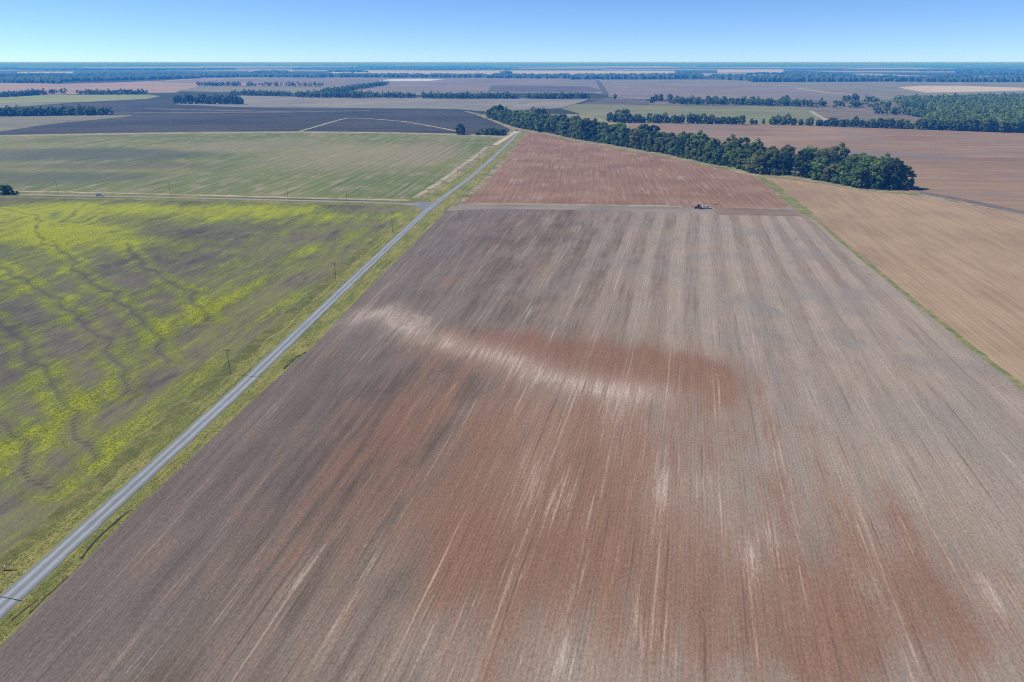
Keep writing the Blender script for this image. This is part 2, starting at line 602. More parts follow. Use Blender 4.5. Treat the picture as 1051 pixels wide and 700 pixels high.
pale = blobs(FX, FY, [(375, 325, 4, 13, .75), (395, 318, 4, 14, .6), (415, 340, 9, 6, .65), (450, 352, 12, 6, .55), (490, 362, 12, 6, .5), (525, 370, 11, 6, .55), (560, 386, 12, 7, .55), (600, 396, 14, 7, .5), (640, 402, 12, 8, .5), (690, 402, 6, 8, .3),
                      (640, 420, 8, 16, .45), (680, 490, 3.5, 16, .7), (720, 500, 3, 10, .45), (775, 570, 5, 12, .6), (790, 545, 5, 8, .4), (580, 680, 3.5, 8, .75), (540, 660, 2.5, 8, .55), (440, 665, 3, 9, .6), (480, 620, 2, 9, .5),
                      (900, 540, 5, 10, .45), (1020, 610, 3.5, 9, .8), (890, 600, 4, 9, .5), (655, 620, 2, 12, .5), (590, 600, 2, 12, .5), (545, 490, 10, 18, .32), (310, 590, 2.2, 9, .55), (380, 570, 2.2, 9, .55), (760, 660, 3, 8, .45),
                      (350, 690, 3, 6, .5), (570, 510, 7, 14, .30), (660, 655, 2, 6, .45), (620, 440, 6, 14, .3), (130, 690, 3, 6, .35), (840, 560, 4, 9, .35), (690, 670, 2, 6, .4)], 12)
# the ring where machines turned
rx, ry = G(412, 331)
rr = np.hypot((FX - rx), (FY - ry) * 0.8)
pale += np.interp(FY, [60, 110, 190, 260, 420], [.20, .17, .10, .08, .10]) * np.interp(ra, [-100, -60, 0, 120], [.5, .75, 1, .8])
set_attr(fme, "pale", pale)
WASH = GP([(338, 332), (365, 322), (400, 322), (432, 344), (470, 355), (515, 366), (560, 384), (610, 396), (660, 402), (705, 404)])
wd = line_dist(FX, FY, resample(WASH, 4.0))
fade = np.interp(FX, [WASH[0][0], WASH[0][0] + 12, WASH[5][0], WASH[-2][0], WASH[-1][0] + 10], [0, .9, .75, .6, 0])
wash = fade * np.exp(-(wd / 9.5) ** 2)
wash += blobs(FX, FY, [(640, 430, 9, 22, .35), (560, 430, 10, 20, .28), (545, 490, 10, 18, .22), (690, 520, 10, 25, .22), (780, 570, 8, 16, .3), (580, 670, 14, 12, .25), (900, 560, 7, 12, .2), (430, 660, 8, 9, .2), (1020, 612, 5, 9, .4)], 14)
cxr, cyr = G(420, 328)
rr = np.hypot(FX - cxr, (FY - cyr) * .85)
wash += np.where(FY < cyr + 4, .55, .10) * np.exp(-((rr - 8.0) / 1.5) ** 2) + .4 * np.exp(-((rr - 4.5) / 1.2) ** 2) * (FX > cxr)
set_attr(fme, "wash", wash)
set_attr(fme, "grey", np.clip(.35 + (ra + 20) / 260, .2, .8) * np.clip((FY - 90) / 160, .35, 1))

# headland between the bare field and the red field
M_head = crop_mat("headland_soil", (0.185, 0.165, 0.150), (0.25, 0.215, 0.185), 97, 40, fine=.3)
M_head2 = crop_mat("turned_headland_soil", (0.150, 0.105, 0.080), (0.215, 0.160, 0.125), 97, 40, streak=(1.4, 60), fine=.5)
sheet("headland", GP([(458, 216.5), (461, 213.0), (474, 209.3), (560, 210.2), (640, 211.2), (735, 213.2), (731, 216), (736, 219.8), (600, 215.5), (500, 214.6)]), 0.055, M_head)
sheet("turned_headland", GP([(731, 216), (737, 212.8), (815, 215.5), (824, 222.2), (790, 221.4), (739, 220.6)]), 0.058, M_head2)
ribbon("headland_edge", GP([(478, 208.6), (560, 209.6), (640, 210.8), (700, 212.0)]), 1.6, 1.4, 0.064, M_dry, .7, 6)

# red field beyond
M_red = crop_mat("red_soil", (0.195, 0.116, 0.080), (0.255, 0.165, 0.116), 6.0, 60, row=5.2, rowk=.04, cc=(0.29, 0.235, 0.215), ccs=(14.0, .54, .78), streak=(2.2, 50), fine=.25, broad=.3)
FRONT = [(533, 133.6), (545, 135.4), (565, 138.6), (592, 145), (621, 149.6), (650, 155.2), (685, 160.8), (720, 168.6), (760, 177), (775, 181)]
sheet("red_field", GP([(474, 209.3), (486, 199.0), (500, 186.5), (512, 173.5), (524, 157), (537, 140.5)] + FRONT[1:] + [(788, 189.5), (800, 203), (816, 216), (824, 222.2), (735, 213.2), (640, 211.2), (560, 210.2)]), 0.03, M_red)
ribbon("belt_margin", GP(FRONT + [(800, 182.6), (849, 189.2), (882, 195.0), (914, 197.6), (945, 199)]), 9, 3.0, 0.05, M_margin, 1.5, 8)

# grass strip that leaves the tree belt and runs down between the fields
STRIP = GP([(776, 180.5), (783, 184.5), (791, 189), (806, 201), (822, 214.5), (829, 220)])
ribbon("grass_strip", STRIP, 4.6, 4.0, 0.062, M_strip, 1.0, 6)
ribbon("field_boundary", [STRIP[-1]] + [(x, y) for x, y in R1[::-1] if y < 470], 1.4, 1.4, 0.055, M_strip, .5, 5, 8)

# tan field on the far side of the strip
M_tan = crop_mat("tan_soil", (0.265, 0.186, 0.122), (0.335, 0.246, 0.165), 10.0, 80, row=2.4, rowk=.05, cc=(0.215, 0.155, 0.115), ccs=(35.0, .55, .8), streak=(4.0, 70), fine=.18, broad=.22)
BL = [(790, 182.2), (811, 183.6), (849.5, 189.6), (882, 195.2), (914.6, 198), (960, 203.5), (1051, 221.5), (1200, 250)]
tan_pts = [(p[0] + 1, p[1]) for p in STRIP] + [(x + 1.2, y) for x, y in R1[::-1] if y < 470] + [(700, -40), (700, 300)] + GP(BL)[::-1]
sheet("tan_field", tan_pts, 0.02, M_tan)
ribbon("field_edge", GP([(945, 199.5), (980, 205.8), (1010, 212.5), (1051, 221), (1120, 234)]), 1.0, 1.6, 0.05, M_dry, .5, 6)

# brown field behind the belt
M_brown = crop_mat("brown_soil", (0.205, 0.138, 0.092), (0.270, 0.192, 0.132), 95, 220, cc=(0.185, 0.16, 0.15), ccs=(70, .52, .7), streak=(14, 200), fine=.22)
sheet("brown_field", GP([(645, 126.2), (740, 127.5), (850, 130), (950, 133.5), (1051, 136.6), (1300, 146), (1300, 275), (1200, 250), (1051, 221), (945, 199.4), (914, 194), (811, 178), (720, 163), (650, 148)]), 0.0, M_brown)
M_greysoil = crop_mat("grey_soil", (0.120, 0.105, 0.100), (0.170, 0.145, 0.130), 95, 60, streak=(8, 90))
sheet("grey_headland", GP([(925, 196.6), (950, 197.0), (1000, 206.0), (1051, 216.5), (1130, 231), (1130, 235), (1051, 220.3), (985, 206.2), (948, 199.6)]), 0.022, M_greysoil)

# weedy field left of the road
WL = [(-520, 60), (-520, 560)]
WR = [(VL[i][0] + 1.0, VL[i][1]) for i in range(7)]
wtop = G(300, 208.5)[1]
wy = np.concatenate([np.arange(60, 330, 1.6), np.arange(330, 560, 2.0)])
wo_, wme, WX, WY = strip_grid("weedy_field", WL, WR, wy, 270, 0.0, weedy_field_mat())
# its far edge follows the side road: push the last rows down to it
sid = lerp_line([(p[1], p[0]) for p in SIDE], WX)          # road y at each x
co = np.empty(len(WX) * 3, dtype=np.float32)
wme.vertices.foreach_get("co", co)
co = co.reshape(-1, 3)
lim = sid - 9.0
co[:, 1] = np.where(WY > lim, lim + (WY - lim) * 0.0, WY)
wme.vertices.foreach_set("co", co.ravel())
WY = co[:, 1].astype(float)
weed = 0.235 + .8 * blobs(WX, WY, [(30, 228, 120, 60, .55), (150, 218, 160, 30, .35), (50, 260, 40, 50, .28), (300, 225, 60, 35, .40), (240, 280, 30, 40, .30), (370, 245, 20, 40, .42), (200, 320, 14, 40, .40), (240, 330, 12, 30, .30), (320, 268, 16, 25, .32), (400, 222, 30, 14, .45),
                             (45, 600, 8, 14, .0), (100, 410, 7, 12, .3), (45, 390, 12, 12, .1), (150, 330, 12, 14, .30), (40, 440, 7, 10, .3), (20, 470, 12, 14, .3),
                             (110, 470, 5, 14, .38), (80, 500, 8, 12, .32), (15, 560, 8, 12, .30), (90, 300, 14, 20, .22), (65, 410, 20, 6, .35), (220, 370, 10, 40, .22), (180, 250, 50, 14, .32), (110, 235, 20, 8, .45), (40, 240, 14, 20, .45),
                             (0, 290, 30, 40, .3), (70, 235, 12, 14, .5), (190, 400, 8, 30, .2), (160, 440, 8, 20, .25)], 8)
weed += blobs(WX, WY, [(x, y, 5.5, 17, .42) for x, y in [(11, 458), (33, 391), (95, 405), (167, 341), (212, 319), (240, 305), (267, 291), (284, 319), (312, 299), (357, 274), (412, 219), (390, 246), (206, 386),
                                                       (223, 224), (240, 271), (184, 257), (279, 241), (334, 224), (362, 241), (150, 300), (300, 262), (320, 255), (130, 440), (15, 300), (60, 330)]] +
              [(x, y, 34, 24, .66) for x, y in [(60, 212), (140, 214), (230, 214), (300, 214), (20, 240), (90, 245), (-20, 225)]], 8)
weed += blobs(WX, WY, [(150, 280, 22, 25, -.22), (100, 340, 20, 20, -.2), (180, 235, 30, 12, -.25), (250, 232, 25, 12, -.25), (60, 470, 16, 14, -.2)], 8)
LEV = [[(34, 231), (45, 249), (58, 256), (72, 262), (79, 280), (96, 291), (113, 300), (134, 321), (154, 334), (163, 355), (172, 372)],
       [(-30, 262), (0, 273), (27, 290), (58, 307), (75, 324), (106, 348), (120, 372), (127, 393), (133, 405)],
       [(127, 249), (141, 266), (151, 276), (175, 290), (195, 300), (206, 320), (213, 328)],
       [(-20, 322), (0, 331), (20, 348), (34, 372), (51, 389), (65, 410), (80, 440), (92, 470)],
       [(86, 209), (65, 228), (82, 229), (100, 222)], [(-40, 410), (0, 432), (22, 452), (30, 480), (42, 505)], [(0, 214), (40, 222), (36, 240), (60, 252)]]
lev = np.zeros_like(WX)
for L in LEV:
    Lg = GP(L)
    Lg = resample(Lg, 6.0)
    Lg = [(x + 1.6 * math.sin(i * 1.1) + .9 * math.sin(i * 2.7 + 1), y + 1.2 * math.sin(i * 1.7)) for i, (x, y) in enumerate(Lg)]
    d = line_dist(WX, WY, Lg)
    lev = np.maximum(lev, np.exp(-(d / 1.15) ** 2))
    weed += .42 * np.exp(-((d - 4.0) / 2.4) ** 2)
set_attr(wme, "weed", weed)
set_attr(wme, "levee", lev)
dr = np.clip(1 - (lerp_line(VL, WY) - WX) / 95.0, 0, 1)
set_attr(wme, "dry", dr * .8)
ribbon("verge_edge", [(x - .5, y) for x, y in VL if y < 500], 1.5, 3.4, 0.024, grass_mat("rank_grass", (0.095, 0.11, 0.038), (0.165, 0.155, 0.055), sc=.3), 1.2, 5, 12)

# sown green field beyond the side road
M_green = crop_mat("sown_soil", (0.108, 0.146, 0.050), (0.182, 0.192, 0.080), 7.0, 130, row=9.0, rowk=.06, cc=(0.265, 0.220, 0.165), ccs=(14.0, .46, .78), streak=(4, 160), fine=.25, broad=.4, spots=[(60, 158, 170, 60, (0.082, 0.098, 0.080), .8), (30, 182, 130, 35, (0.082, 0.10, 0.08), .7), (120, 170, 120, 25, (0.105, 0.105, 0.088), .6), (370, 160, 100, 110, (0.255, 0.225, 0.150), .6), (270, 150, 120, 60, (0.24, 0.215, 0.150), .5), (440, 155, 40, 120, (0.24, 0.2, 0.14), .5)])
gtop = [(-220, 143), (0, 140.4), (100, 138.6), (200, 137.2), (300, 136.6), (400, 137.4), (480, 139.4), (514, 141.2)]
sheet("green_field", GP([(-260, 191), (0, 195.6), (130, 198), (300, 202.0), (381, 204.0), (418, 205.0), (432, 201.5), (452, 186), (474, 170), (497, 153)] + gtop[::-1]), 0.0, M_green)
M_pur = crop_mat("bluegrey_stubble", (0.095, 0.090, 0.100), (0.135, 0.125, 0.120), 95, 120, streak=(12, 240))
ribbon("field_track", GP([(426, 203.2), (436, 197), (452, 186.5), (470, 173.5), (488, 160.5), (500, 151)]), 3.0, 2.5, 0.045, M_dry, 1.0, 8)
ribbon("side_road_shoulder", GP([(0, 196.2), (120, 198.2), (240, 201.4), (330, 203.6), (420, 205.6)]), 2.6, 2.0, 0.04, M_dry, 1.2, 10)
ribbon("ditch", GP([(-160, 197.2), (0, 201.0), (100, 202.6), (240, 203.0), (330, 205.0), (425, 208.0)]), 1.5, 1.2, 0.045, plain("wet_ditch_soil", (0.05, 0.06, 0.04), .9), .4, 9)

# dark ploughed field and the land beyond it
M_plough = crop_mat("ploughed_soil", (0.038, 0.044, 0.044), (0.068, 0.070, 0.066), 95, 260, streak=(16, 260), fine=.2, cc=(0.055, 0.075, 0.055), ccs=(90, .55, .75))
sheet("ploughed_field", GP([(-330, 155), (-80, 140), (0, 135), (50, 127.5), (95, 122.8), (130, 119.4), (138, 118.2), (60, 118.5), (-100, 121), (-100, 113), (0, 110.6), (70, 106.6), (120, 103.2), (180, 103.4), (180, 107), (250, 110.2), (360, 111), (440, 111.3), (470, 112.4),
                            (492, 116), (510, 124), (524, 133), (518, 139.6), (480, 137.4), (400, 135.4), (300, 134.6), (200, 135.2), (100, 136.6), (0, 138.4), (-220, 141)]), -0.02, M_plough)
ribbon("field_margin", GP([(-260, 142.6), (0, 139.6), (100, 137.7), (200, 136.4), (300, 135.7), (400, 136.4), (480, 138.4), (520, 140.4)]), 6, 5, 0.01, M_dry, 2.5, 20)
ribbon("farm_track", GP([(308, 134.6), (326, 129.5), (345, 123.8), (357, 121.0), (380, 121.8), (412, 124.4), (436, 128.2), (462, 133.2), (476, 136)]), 3.0, 3.0, 0.01, M_dry, 1.2, 15)
ribbon("dirt_track", GP([(508, 149), (520, 141.5), (531, 134.5)]), 3.8, 3.8, 0.125, M_track, 1.0, 8)
ribbon("belt_track", GP([(531, 134.5), (519, 128.5), (505, 123.0), (492, 117.5), (478, 114.2)]), 6, 5, 0.02, M_margin, 1.5, 15)

GREEN_PALE = crop_mat("pale_pasture", (0.17, 0.22, 0.085), (0.24, 0.27, 0.115), 95, 200, streak=(15, 260))
GREYGREEN = crop_mat("grey_pasture", (0.150, 0.155, 0.115), (0.20, 0.195, 0.14), 95, 200, streak=(15, 260))
LAV = crop_mat("fallow_soil", (0.155, 0.145, 0.130), (0.205, 0.185, 0.160), 95, 350, streak=(25, 400))
PINK = crop_mat("pink_stubble", (0.260, 0.195, 0.145), (0.32, 0.245, 0.185), 95, 350, streak=(25, 400))
GREYF = crop_mat("silver_stubble", (0.170, 0.172, 0.155), (0.225, 0.220, 0.19), 30, 200, streak=(20, 260))
OLIVE = crop_mat("olive_pasture", (0.140, 0.155, 0.075), (0.19, 0.20, 0.10), 95, 200, streak=(15, 260))
SCRUB = crop_mat("scrub_land", (0.125, 0.115, 0.085), (0.185, 0.16, 0.125), 95, 60, streak=(20, 60), fine=.5)
SLATE = crop_mat("slate_soil", (0.090, 0.085, 0.09), (0.12, 0.11, 0.11), 95, 200, streak=(15, 260))
PALEF = crop_mat("bleached_stubble", (0.40, 0.35, 0.27), (0.46, 0.42, 0.34), 95, 300, streak=(25, 400))
FARPALE = crop_mat("far_stubble", (0.34, 0.33, 0.27), (0.42, 0.40, 0.33), 95, 600, streak=(60, 900))
WATER = Mat("pond_water").bsdf((0.62, 0.66, 0.70), 0.35, 0, 0.5)
FAR = [
    ("pasture", [(-150, 121.5), (0, 118.7), (130, 118.8), (124, 120.4), (60, 126.3), (0, 134), (-80, 140), (-250, 150)], GREYGREEN, 0.01),
    ("pasture", [(-200, 108), (0, 105.4), (60, 104.5), (90, 104), (0, 111), (-100, 113.5)], GREYGREEN, -0.06),
    ("pasture", [(-100, 100), (0, 99.6), (45, 97.5), (150, 96.8), (165, 98.6), (150, 101.5), (90, 104.5), (0, 105.6), (-200, 108)], GREEN_PALE, -0.05),
    ("fallow_field", [(-300, 87), (0, 84.6), (60, 86), (150, 84), (204, 80), (380, 80), (410, 85), (330, 88), (205, 88.2), (180, 95), (40, 97.2), (-200, 98)], PINK, -0.08),
    ("fallow_field", [(150, 84.6), (205, 81), (380, 79), (500, 79.6), (604, 80.6), (612, 82.2), (621, 96.4), (604, 95.4), (500, 95.6), (400, 98), (345, 92), (330, 88), (300, 86)], LAV, -0.07),
    ("pasture", [(205, 88.6), (345, 88.4), (330, 96.5), (240, 94.6), (180, 93.5)], GREYGREEN, -0.05),
    ("stubble_field", [(248, 98), (310, 99.4), (430, 100), (520, 100.8), (605, 101), (600, 103.6), (588, 107), (576, 111), (500, 114.5), (470, 112), (360, 110.8), (250, 110), (180, 107.5), (180, 105)], GREYF, -0.04),
    ("fallow_field", [(505, 87.6), (604, 88.6), (618, 93.2), (610, 94.8), (500, 94)], SLATE, -0.05),
    ("pasture", [(620, 81.6), (760, 81.6), (1300, 83.4), (1300, 104), (850, 103), (660, 101.4), (625, 99.6), (614, 83)], GREYGREEN, -0.075),
    ("fallow_field", [(630, 87), (760, 86.6), (900, 96), (880, 103.6), (740, 102), (650, 101), (626, 99)], LAV, -0.055),
    ("stubble_field", [(922, 89.5), (945, 88), (985, 88), (1051, 90), (1100, 92), (1006, 94), (950, 95), (930, 91.5)], PALEF, -0.05),
    ("fallow_field", [(602, 105.2), (622, 101.6), (662, 102.2), (668, 107.4), (615, 107.6), (596, 106.8)], SLATE, -0.03),
    ("pasture", [(576, 111.5), (590, 107), (668, 107.8), (760, 108.8), (827, 110), (838, 119), (842, 124), (740, 127), (640, 126), (600, 118)], OLIVE, -0.02),
    ("scrub_ground", [(664, 104), (870, 103.6), (925, 104), (960, 116), (950, 133), (842, 129.8), (838, 119), (826, 110), (760, 108.4), (668, 107.4)], SCRUB, -0.01),
    ("stubble_field", [(335, 75.8), (335, 73.6), (380, 72.6), (510, 72.2), (690, 72.6), (700, 75.2), (600, 76.2), (500, 76.2)], FARPALE, -0.06),
    ("stubble_field", [(736, 74.6), (736, 71.4), (804, 71.2), (804, 74.4)], FARPALE, -0.06),
    ("stubble_field", [(868, 79.4), (872, 77.0), (924, 77.0), (922, 79.4)], FARPALE, -0.06),
    ("stubble_field", [(988, 80.6), (992, 78.2), (1120, 79), (1120, 81.4)], FARPALE, -0.06),
    ("stubble_field", [(16, 75.2), (20, 73.6), (76, 73.4), (74, 75.2)], FARPALE, -0.06),
    ("stubble_field", [(255, 73.8), (258, 71.6), (300, 71.4), (300, 73.8)], FARPALE, -0.06),
    ("stubble_field", [(560, 69.2), (590, 68.3), (680, 68.2), (700, 69.2)], FARPALE, -0.06),
    ("stubble_field", [(860, 70.6), (890, 69.5), (960, 69.5), (940, 70.6)], FARPALE, -0.06),
    ("stubble_field", [(80, 69.6), (110, 68.6), (200, 68.6), (210, 69.6)], FARPALE, -0.06),
    ("pond", [(389, 82.4), (402, 81.2), (430, 80.8), (456, 81.6), (440, 83.0), (405, 83.2)], WATER, -0.03),
]
for nm, pts, mm, z in FAR:
    sheet(nm, GP(pts), z, mm)
ribbon("farm_road", GP([(622, 97), (617.5, 89), (613, 82.2)]), 12, 12, -0.02, plain("asphalt_dust", (0.075, 0.07, 0.065), .9), 1, 60)
ribbon("farm_road", GP([(604, 101.8), (640, 101.0), (700, 102.2)]), 9, 9, -0.015, M_dry, 2, 60)
ribbon("farm_road", GP([(850, 124.0), (838, 117.8), (832, 113.6)]), 5, 5, 0.01, M_dry, 1, 20)
ribbon("farm_road", GP([(818, 90.5), (850, 95.2), (880, 97.5)]), 12, 12, -0.02, M_dry, 2, 60)
ribbon("farm_road", GP([(680, 86.6), (760, 86.4), (815, 88.2)]), 14, 14, -0.02, M_dry, 2, 60)
# bare margins seen at a glance in the ploughed land
ribbon("field_edge", GP([(150, 111.5), (300, 114.8), (380, 113.6)]), 7, 7, 0.0, GREYGREEN, 3, 30)
ribbon("field_edge", GP([(95, 116.5), (170, 115.4), (300, 115.2)]), 7, 7, 0.0, GREYGREEN, 3, 30)

# washed-out gullies in the verge
def gully(pts, w, seed):
    ribbon("gully", GP(pts), w, w, 0.075, M_ditch, w * .7, 1.4, seed)


gully([(83, 574), (92, 562), (100, 553), (112, 542), (122, 533), (134, 523)], .24, 2)
gully([(291, 379), (297, 373), (305, 367), (314, 361)], .26, 5)
gully([(294, 372), (300, 368), (309, 364)], .2, 8)
gully([(30, 630), (48, 612), (70, 592)], .12, 9)
gully([(12, 637), (26, 625), (38, 616)], .12, 19)

# ------------------------------------------------------------------ trees
def leaf_mat(k=1.0, mixed=True):
    m = Mat("foliage")
    t = m.attr("tint")
    r = m.objrand()
    col = m.mix(m.step(t, 0.0, 1.0), (0.088, 0.160, 0.040), (0.250, 0.350, 0.085))
    if not mixed:
        r = .45
    col = m.mix(m.mul(m.step(r, 0.62, 1.0), .8), col, (0.235, 0.215, 0.070))
    col = m.mix(m.mul(m.step(r, 0.0, 0.35), 0.5), (0.050, 0.090, 0.055), col)
    col = m.scale(col, m.mul(m.add(.8, m.mul(t, .5)), k))
    d = m.t.nodes.new("ShaderNodeBsdfDiffuse")
    tr = m.t.nodes.new("ShaderNodeBsdfTranslucent")
    mx = m.t.nodes.new("ShaderNodeMixShader")
    mx.inputs[0].default_value = 0.45
    m.put(d, 0, col)
    m.put(tr, 0, col)
    m.t.links.new(d.outputs[0], mx.inputs[1])
    m.t.links.new(tr.outputs[0], mx.inputs[2])
    m.t.links.new(mx.outputs[0], m.out.inputs[0])
    return m.m


M_leaf = leaf_mat(1.22)
M_bark = plain("bark", (0.10, 0.08, 0.06), .95, 0, .4, 3.0, .1)


def quads_from(centers, normals, sizes, rng):
    """one leaf spray (a bent quad) per centre"""
    n = len(centers)
    ref = rng.normal(size=(n, 3))
    u = np.cross(normals, ref)
    u /= np.linalg.norm(u, axis=1)[:, None] + 1e-9
    v = np.cross(normals, u)
    s = sizes[:, None]
    asp = rng.uniform(.6, 1.1, n)[:, None]
    P = np.stack([centers - u * s - v * s * asp, centers + u * s - v * s * asp * .7, centers + u * s * .8 + v * s * asp, centers - u * s * .7 + v * s * asp * .9], 1)
    return P


def crown_points(rng, H, R, base, nclump, nleaf, leaf, up=0.5):
    """leaf sprays gathered in clumps through an uneven crown"""
    cz = (H + base) / 2
    hz = (H - base) / 2
    lob = rng.uniform(.75, 1.15, 7)
    P, T = [], []
    for k in range(nclump):
        th = rng.uniform(0, 2 * math.pi)
        zz = rng.uniform(-.95, 1.0)
        rad = math.sqrt(max(0.02, 1 - abs(zz) ** (2.4 if zz > 0 else 5.0)))
        q = rng.uniform(.45, 1.0) ** .6
        lb = np.interp((th / (2 * math.pi)) * 7, np.arange(8), np.append(lob, lob[0]))
        cen = np.array([math.cos(th) * rad * R * q * lb, math.sin(th) * rad * R * q * lb, cz + zz * hz * rng.uniform(.86, 1.02)])
        cr = rng.uniform(.20, .36) * R
        d = rng.normal(size=(nleaf, 3))
        d /= np.linalg.norm(d, axis=1)[:, None]
        pos = cen + d * cr * rng.uniform(.55, 1.05, nleaf)[:, None] * np.array([1, 1, .75])
        nrm = d + rng.normal(size=(nleaf, 3)) * .45 + np.array([0, 0, up])
        nrm /= np.linalg.norm(nrm, axis=1)[:, None]
        P.append(quads_from(pos, nrm, rng.uniform(.6, 1.3, nleaf) * leaf, rng))
        T.append(np.clip(np.full(nleaf, rng.uniform(0, 1)) + rng.normal(0, .15, nleaf), 0, 1))
    P = np.concatenate(P)
    P[..., 2] = np.maximum(P[..., 2], .12)
    return P, np.concatenate(T)


def mesh_quads(name, P, T):
    n = len(P)
    me = bpy.data.meshes.new(name)
    me.vertices.add(n * 4)
    me.vertices.foreach_set("co", P.reshape(-1).astype(np.float32))
    me.loops.add(n * 4)
    me.loops.foreach_set("vertex_index", np.arange(n * 4, dtype=np.int32))
    me.polygons.add(n)
    me.polygons.foreach_set("loop_start", np.arange(n, dtype=np.int32) * 4)
    me.update(calc_edges=True)
    set_attr(me, "tint", np.repeat(T, 4))
    return me


def tube(bm, a, b, ra, rb, n=7):
    a, b = Vector(a), Vector(b)
    d = (b - a).normalized()
    u = d.orthogonal().normalized()
    w = d.cross(u)
    r0 = [bm.verts.new(a + (u * math.cos(t) + w * math.sin(t)) * ra) for t in [2 * math.pi * i / n for i in range(n)]]
    r1 = [bm.verts.new(b + (u * math.cos(t) + w * math.sin(t)) * rb) for t in [2 * math.pi * i / n for i in range(n)]]
    for i in range(n):
        bm.faces.new((r0[i], r0[(i + 1) % n], r1[(i + 1) % n], r1[i]))
    bm.faces.new(r0[::-1])
    bm.faces.new(r1)


def bm_mesh(name, bm):
    me = bpy.data.meshes.new(name)
    bmesh.ops.recalc_face_normals(bm, faces=bm.faces)
    bm.to_mesh(me)
    bm.free()
    return me


def trunk_mesh(rng, H, R, r0):
    bm = bmesh.new()
    z1 = H * .34
    tube(bm, (0, 0, -.3), (0.2, 0.1, z1), r0, r0 * .72)
    tube(bm, (0.2, 0.1, z1 * .98), (-.3, .2, H * .78), r0 * .7, r0 * .2)
    for k in range(6):
        th = k * 1.05 + rng.uniform(-.3, .3)
        zz = z1 * rng.uniform(.75, 1.5)
        tube(bm, (0.1, 0.1, zz), (math.cos(th) * R * .72, math.sin(th) * R * .72, zz + H * rng.uniform(.16, .34)), r0 * .42, r0 * .1, 5)
    return bm_mesh("trunk", bm)


VAR = []          # (height, radius, crown mesh, trunk mesh)
specs = [(21, 7.8, .8), (19, 8.8, .5), (23, 7.4, 1.2), (17, 8.2, .4), (20, 6.8, .8), (22, 9.0, 1.0), (16, 6.8, .3), (18, 7.6, .6), (24, 7.0, 1.5), (14, 6.4, .3)]
for i, (H, R, b) in enumerate(specs):
    rng = np.random.default_rng(100 + i)
    P, T = crown_points(rng, H, R, b, 60, 88, .50)
    cm = mesh_quads("crown", P, T)
    cm.materials.append(M_leaf)
    tm = trunk_mesh(rng, H, R, .42)
    tm.materials.append(M_bark)
    VAR.append((H, R, cm, tm))
BUSH = []
for i, (H, R) in enumerate([(4.2, 3.2), (5.5, 3.6), (3.4, 3.0)]):
    rng = np.random.default_rng(300 + i)
    P, T = crown_points(rng, H, R, .2, 26, 46, .36)
    cm = mesh_quads("crown", P, T)
    cm.materials.append(M_leaf)
    bm = bmesh.new()
    for k in range(4):
        th = k * 1.6
        tube(bm, (0, 0, -.1), (math.cos(th) * R * .5, math.sin(th) * R * .5, H * .6), .09, .03, 5)
    sm = bm_mesh("stems", bm)
    sm.materials.append(M_bark)
    BUSH.append((H, R, cm, sm))

ORD = ("first second third fourth fifth sixth seventh eighth ninth tenth eleventh twelfth thirteenth fourteenth fifteenth sixteenth seventeenth eighteenth "
       "nineteenth twentieth").split()
TENS = {20: "twenty", 30: "thirty", 40: "forty", 50: "fifty", 60: "sixty", 70: "seventy", 80: "eighty", 90: "ninety"}


def ordinal(n):
    if n <= 20:
        return ORD[n - 1]
    if n % 10 == 0:
        return TENS[n][:-1] + "ieth"
    return TENS[n - n % 10] + "-" + ORD[n % 10 - 1]


trng = random.Random(11)


def plant(x, y, v, s, label, group, name="deciduous_tree", part="trunk", cat="tree", lib=None, sz=1.0):
    H, R, cm, tm = (lib or VAR)[v]
    e = bpy.data.objects.new(name, None)
    e.empty_display_size = .5
    C.objects.link(e)
    e.location = (x, y, 0)
    e.rotation_euler = (0, 0, trng.uniform(0, 6.28))
    e.scale = (s, s, s * sz)
    tag(e, label, cat, group)
    for nm, me in (("crown", cm), (part, tm)):
        o = bpy.data.objects.new(nm, me)
        C.objects.link(o)
        o.parent = e
    return e


def along(pts, d):
    for a, b in zip(pts[:-1], pts[1:]):
        L = math.dist(a, b)
        if d <= L:
            t = d / L
            return (a[0] + (b[0] - a[0]) * t, a[1] + (b[1] - a[1]) * t), Vector((b[0] - a[0], b[1] - a[1])).normalized()
        d -= L
    return tuple(pts[-1]), Vector((pts[-1][0] - pts[-2][0], pts[-1][1] - pts[-2][1])).normalized()


def length(pts):
    return sum(math.dist(a, b) for a, b in zip(pts[:-1], pts[1:]))


# the belt: ranks counted from the shadowed near end
BELT = GP([(934, 194.2), (921, 194.8), (905, 194.6), (882, 193.0), (849.5, 186.7), (811, 180), (775.5, 178.7), (760, 174), (720, 166), (685, 158), (650.5, 152.6), (621, 147), (592, 143), (565, 136.6), (533, 131.5), (512, 124.5), (500, 120.5)])
BLEN = length(BELT)


def look(v, s):
    H, R = VAR[v][0] * s, VAR[v][1] * s
    return ("tall" if H > 20.5 else "low" if H < 16 else "middling") + " " + ("broad" if R > 7.8 else "slim" if R < 6.6 else "round")


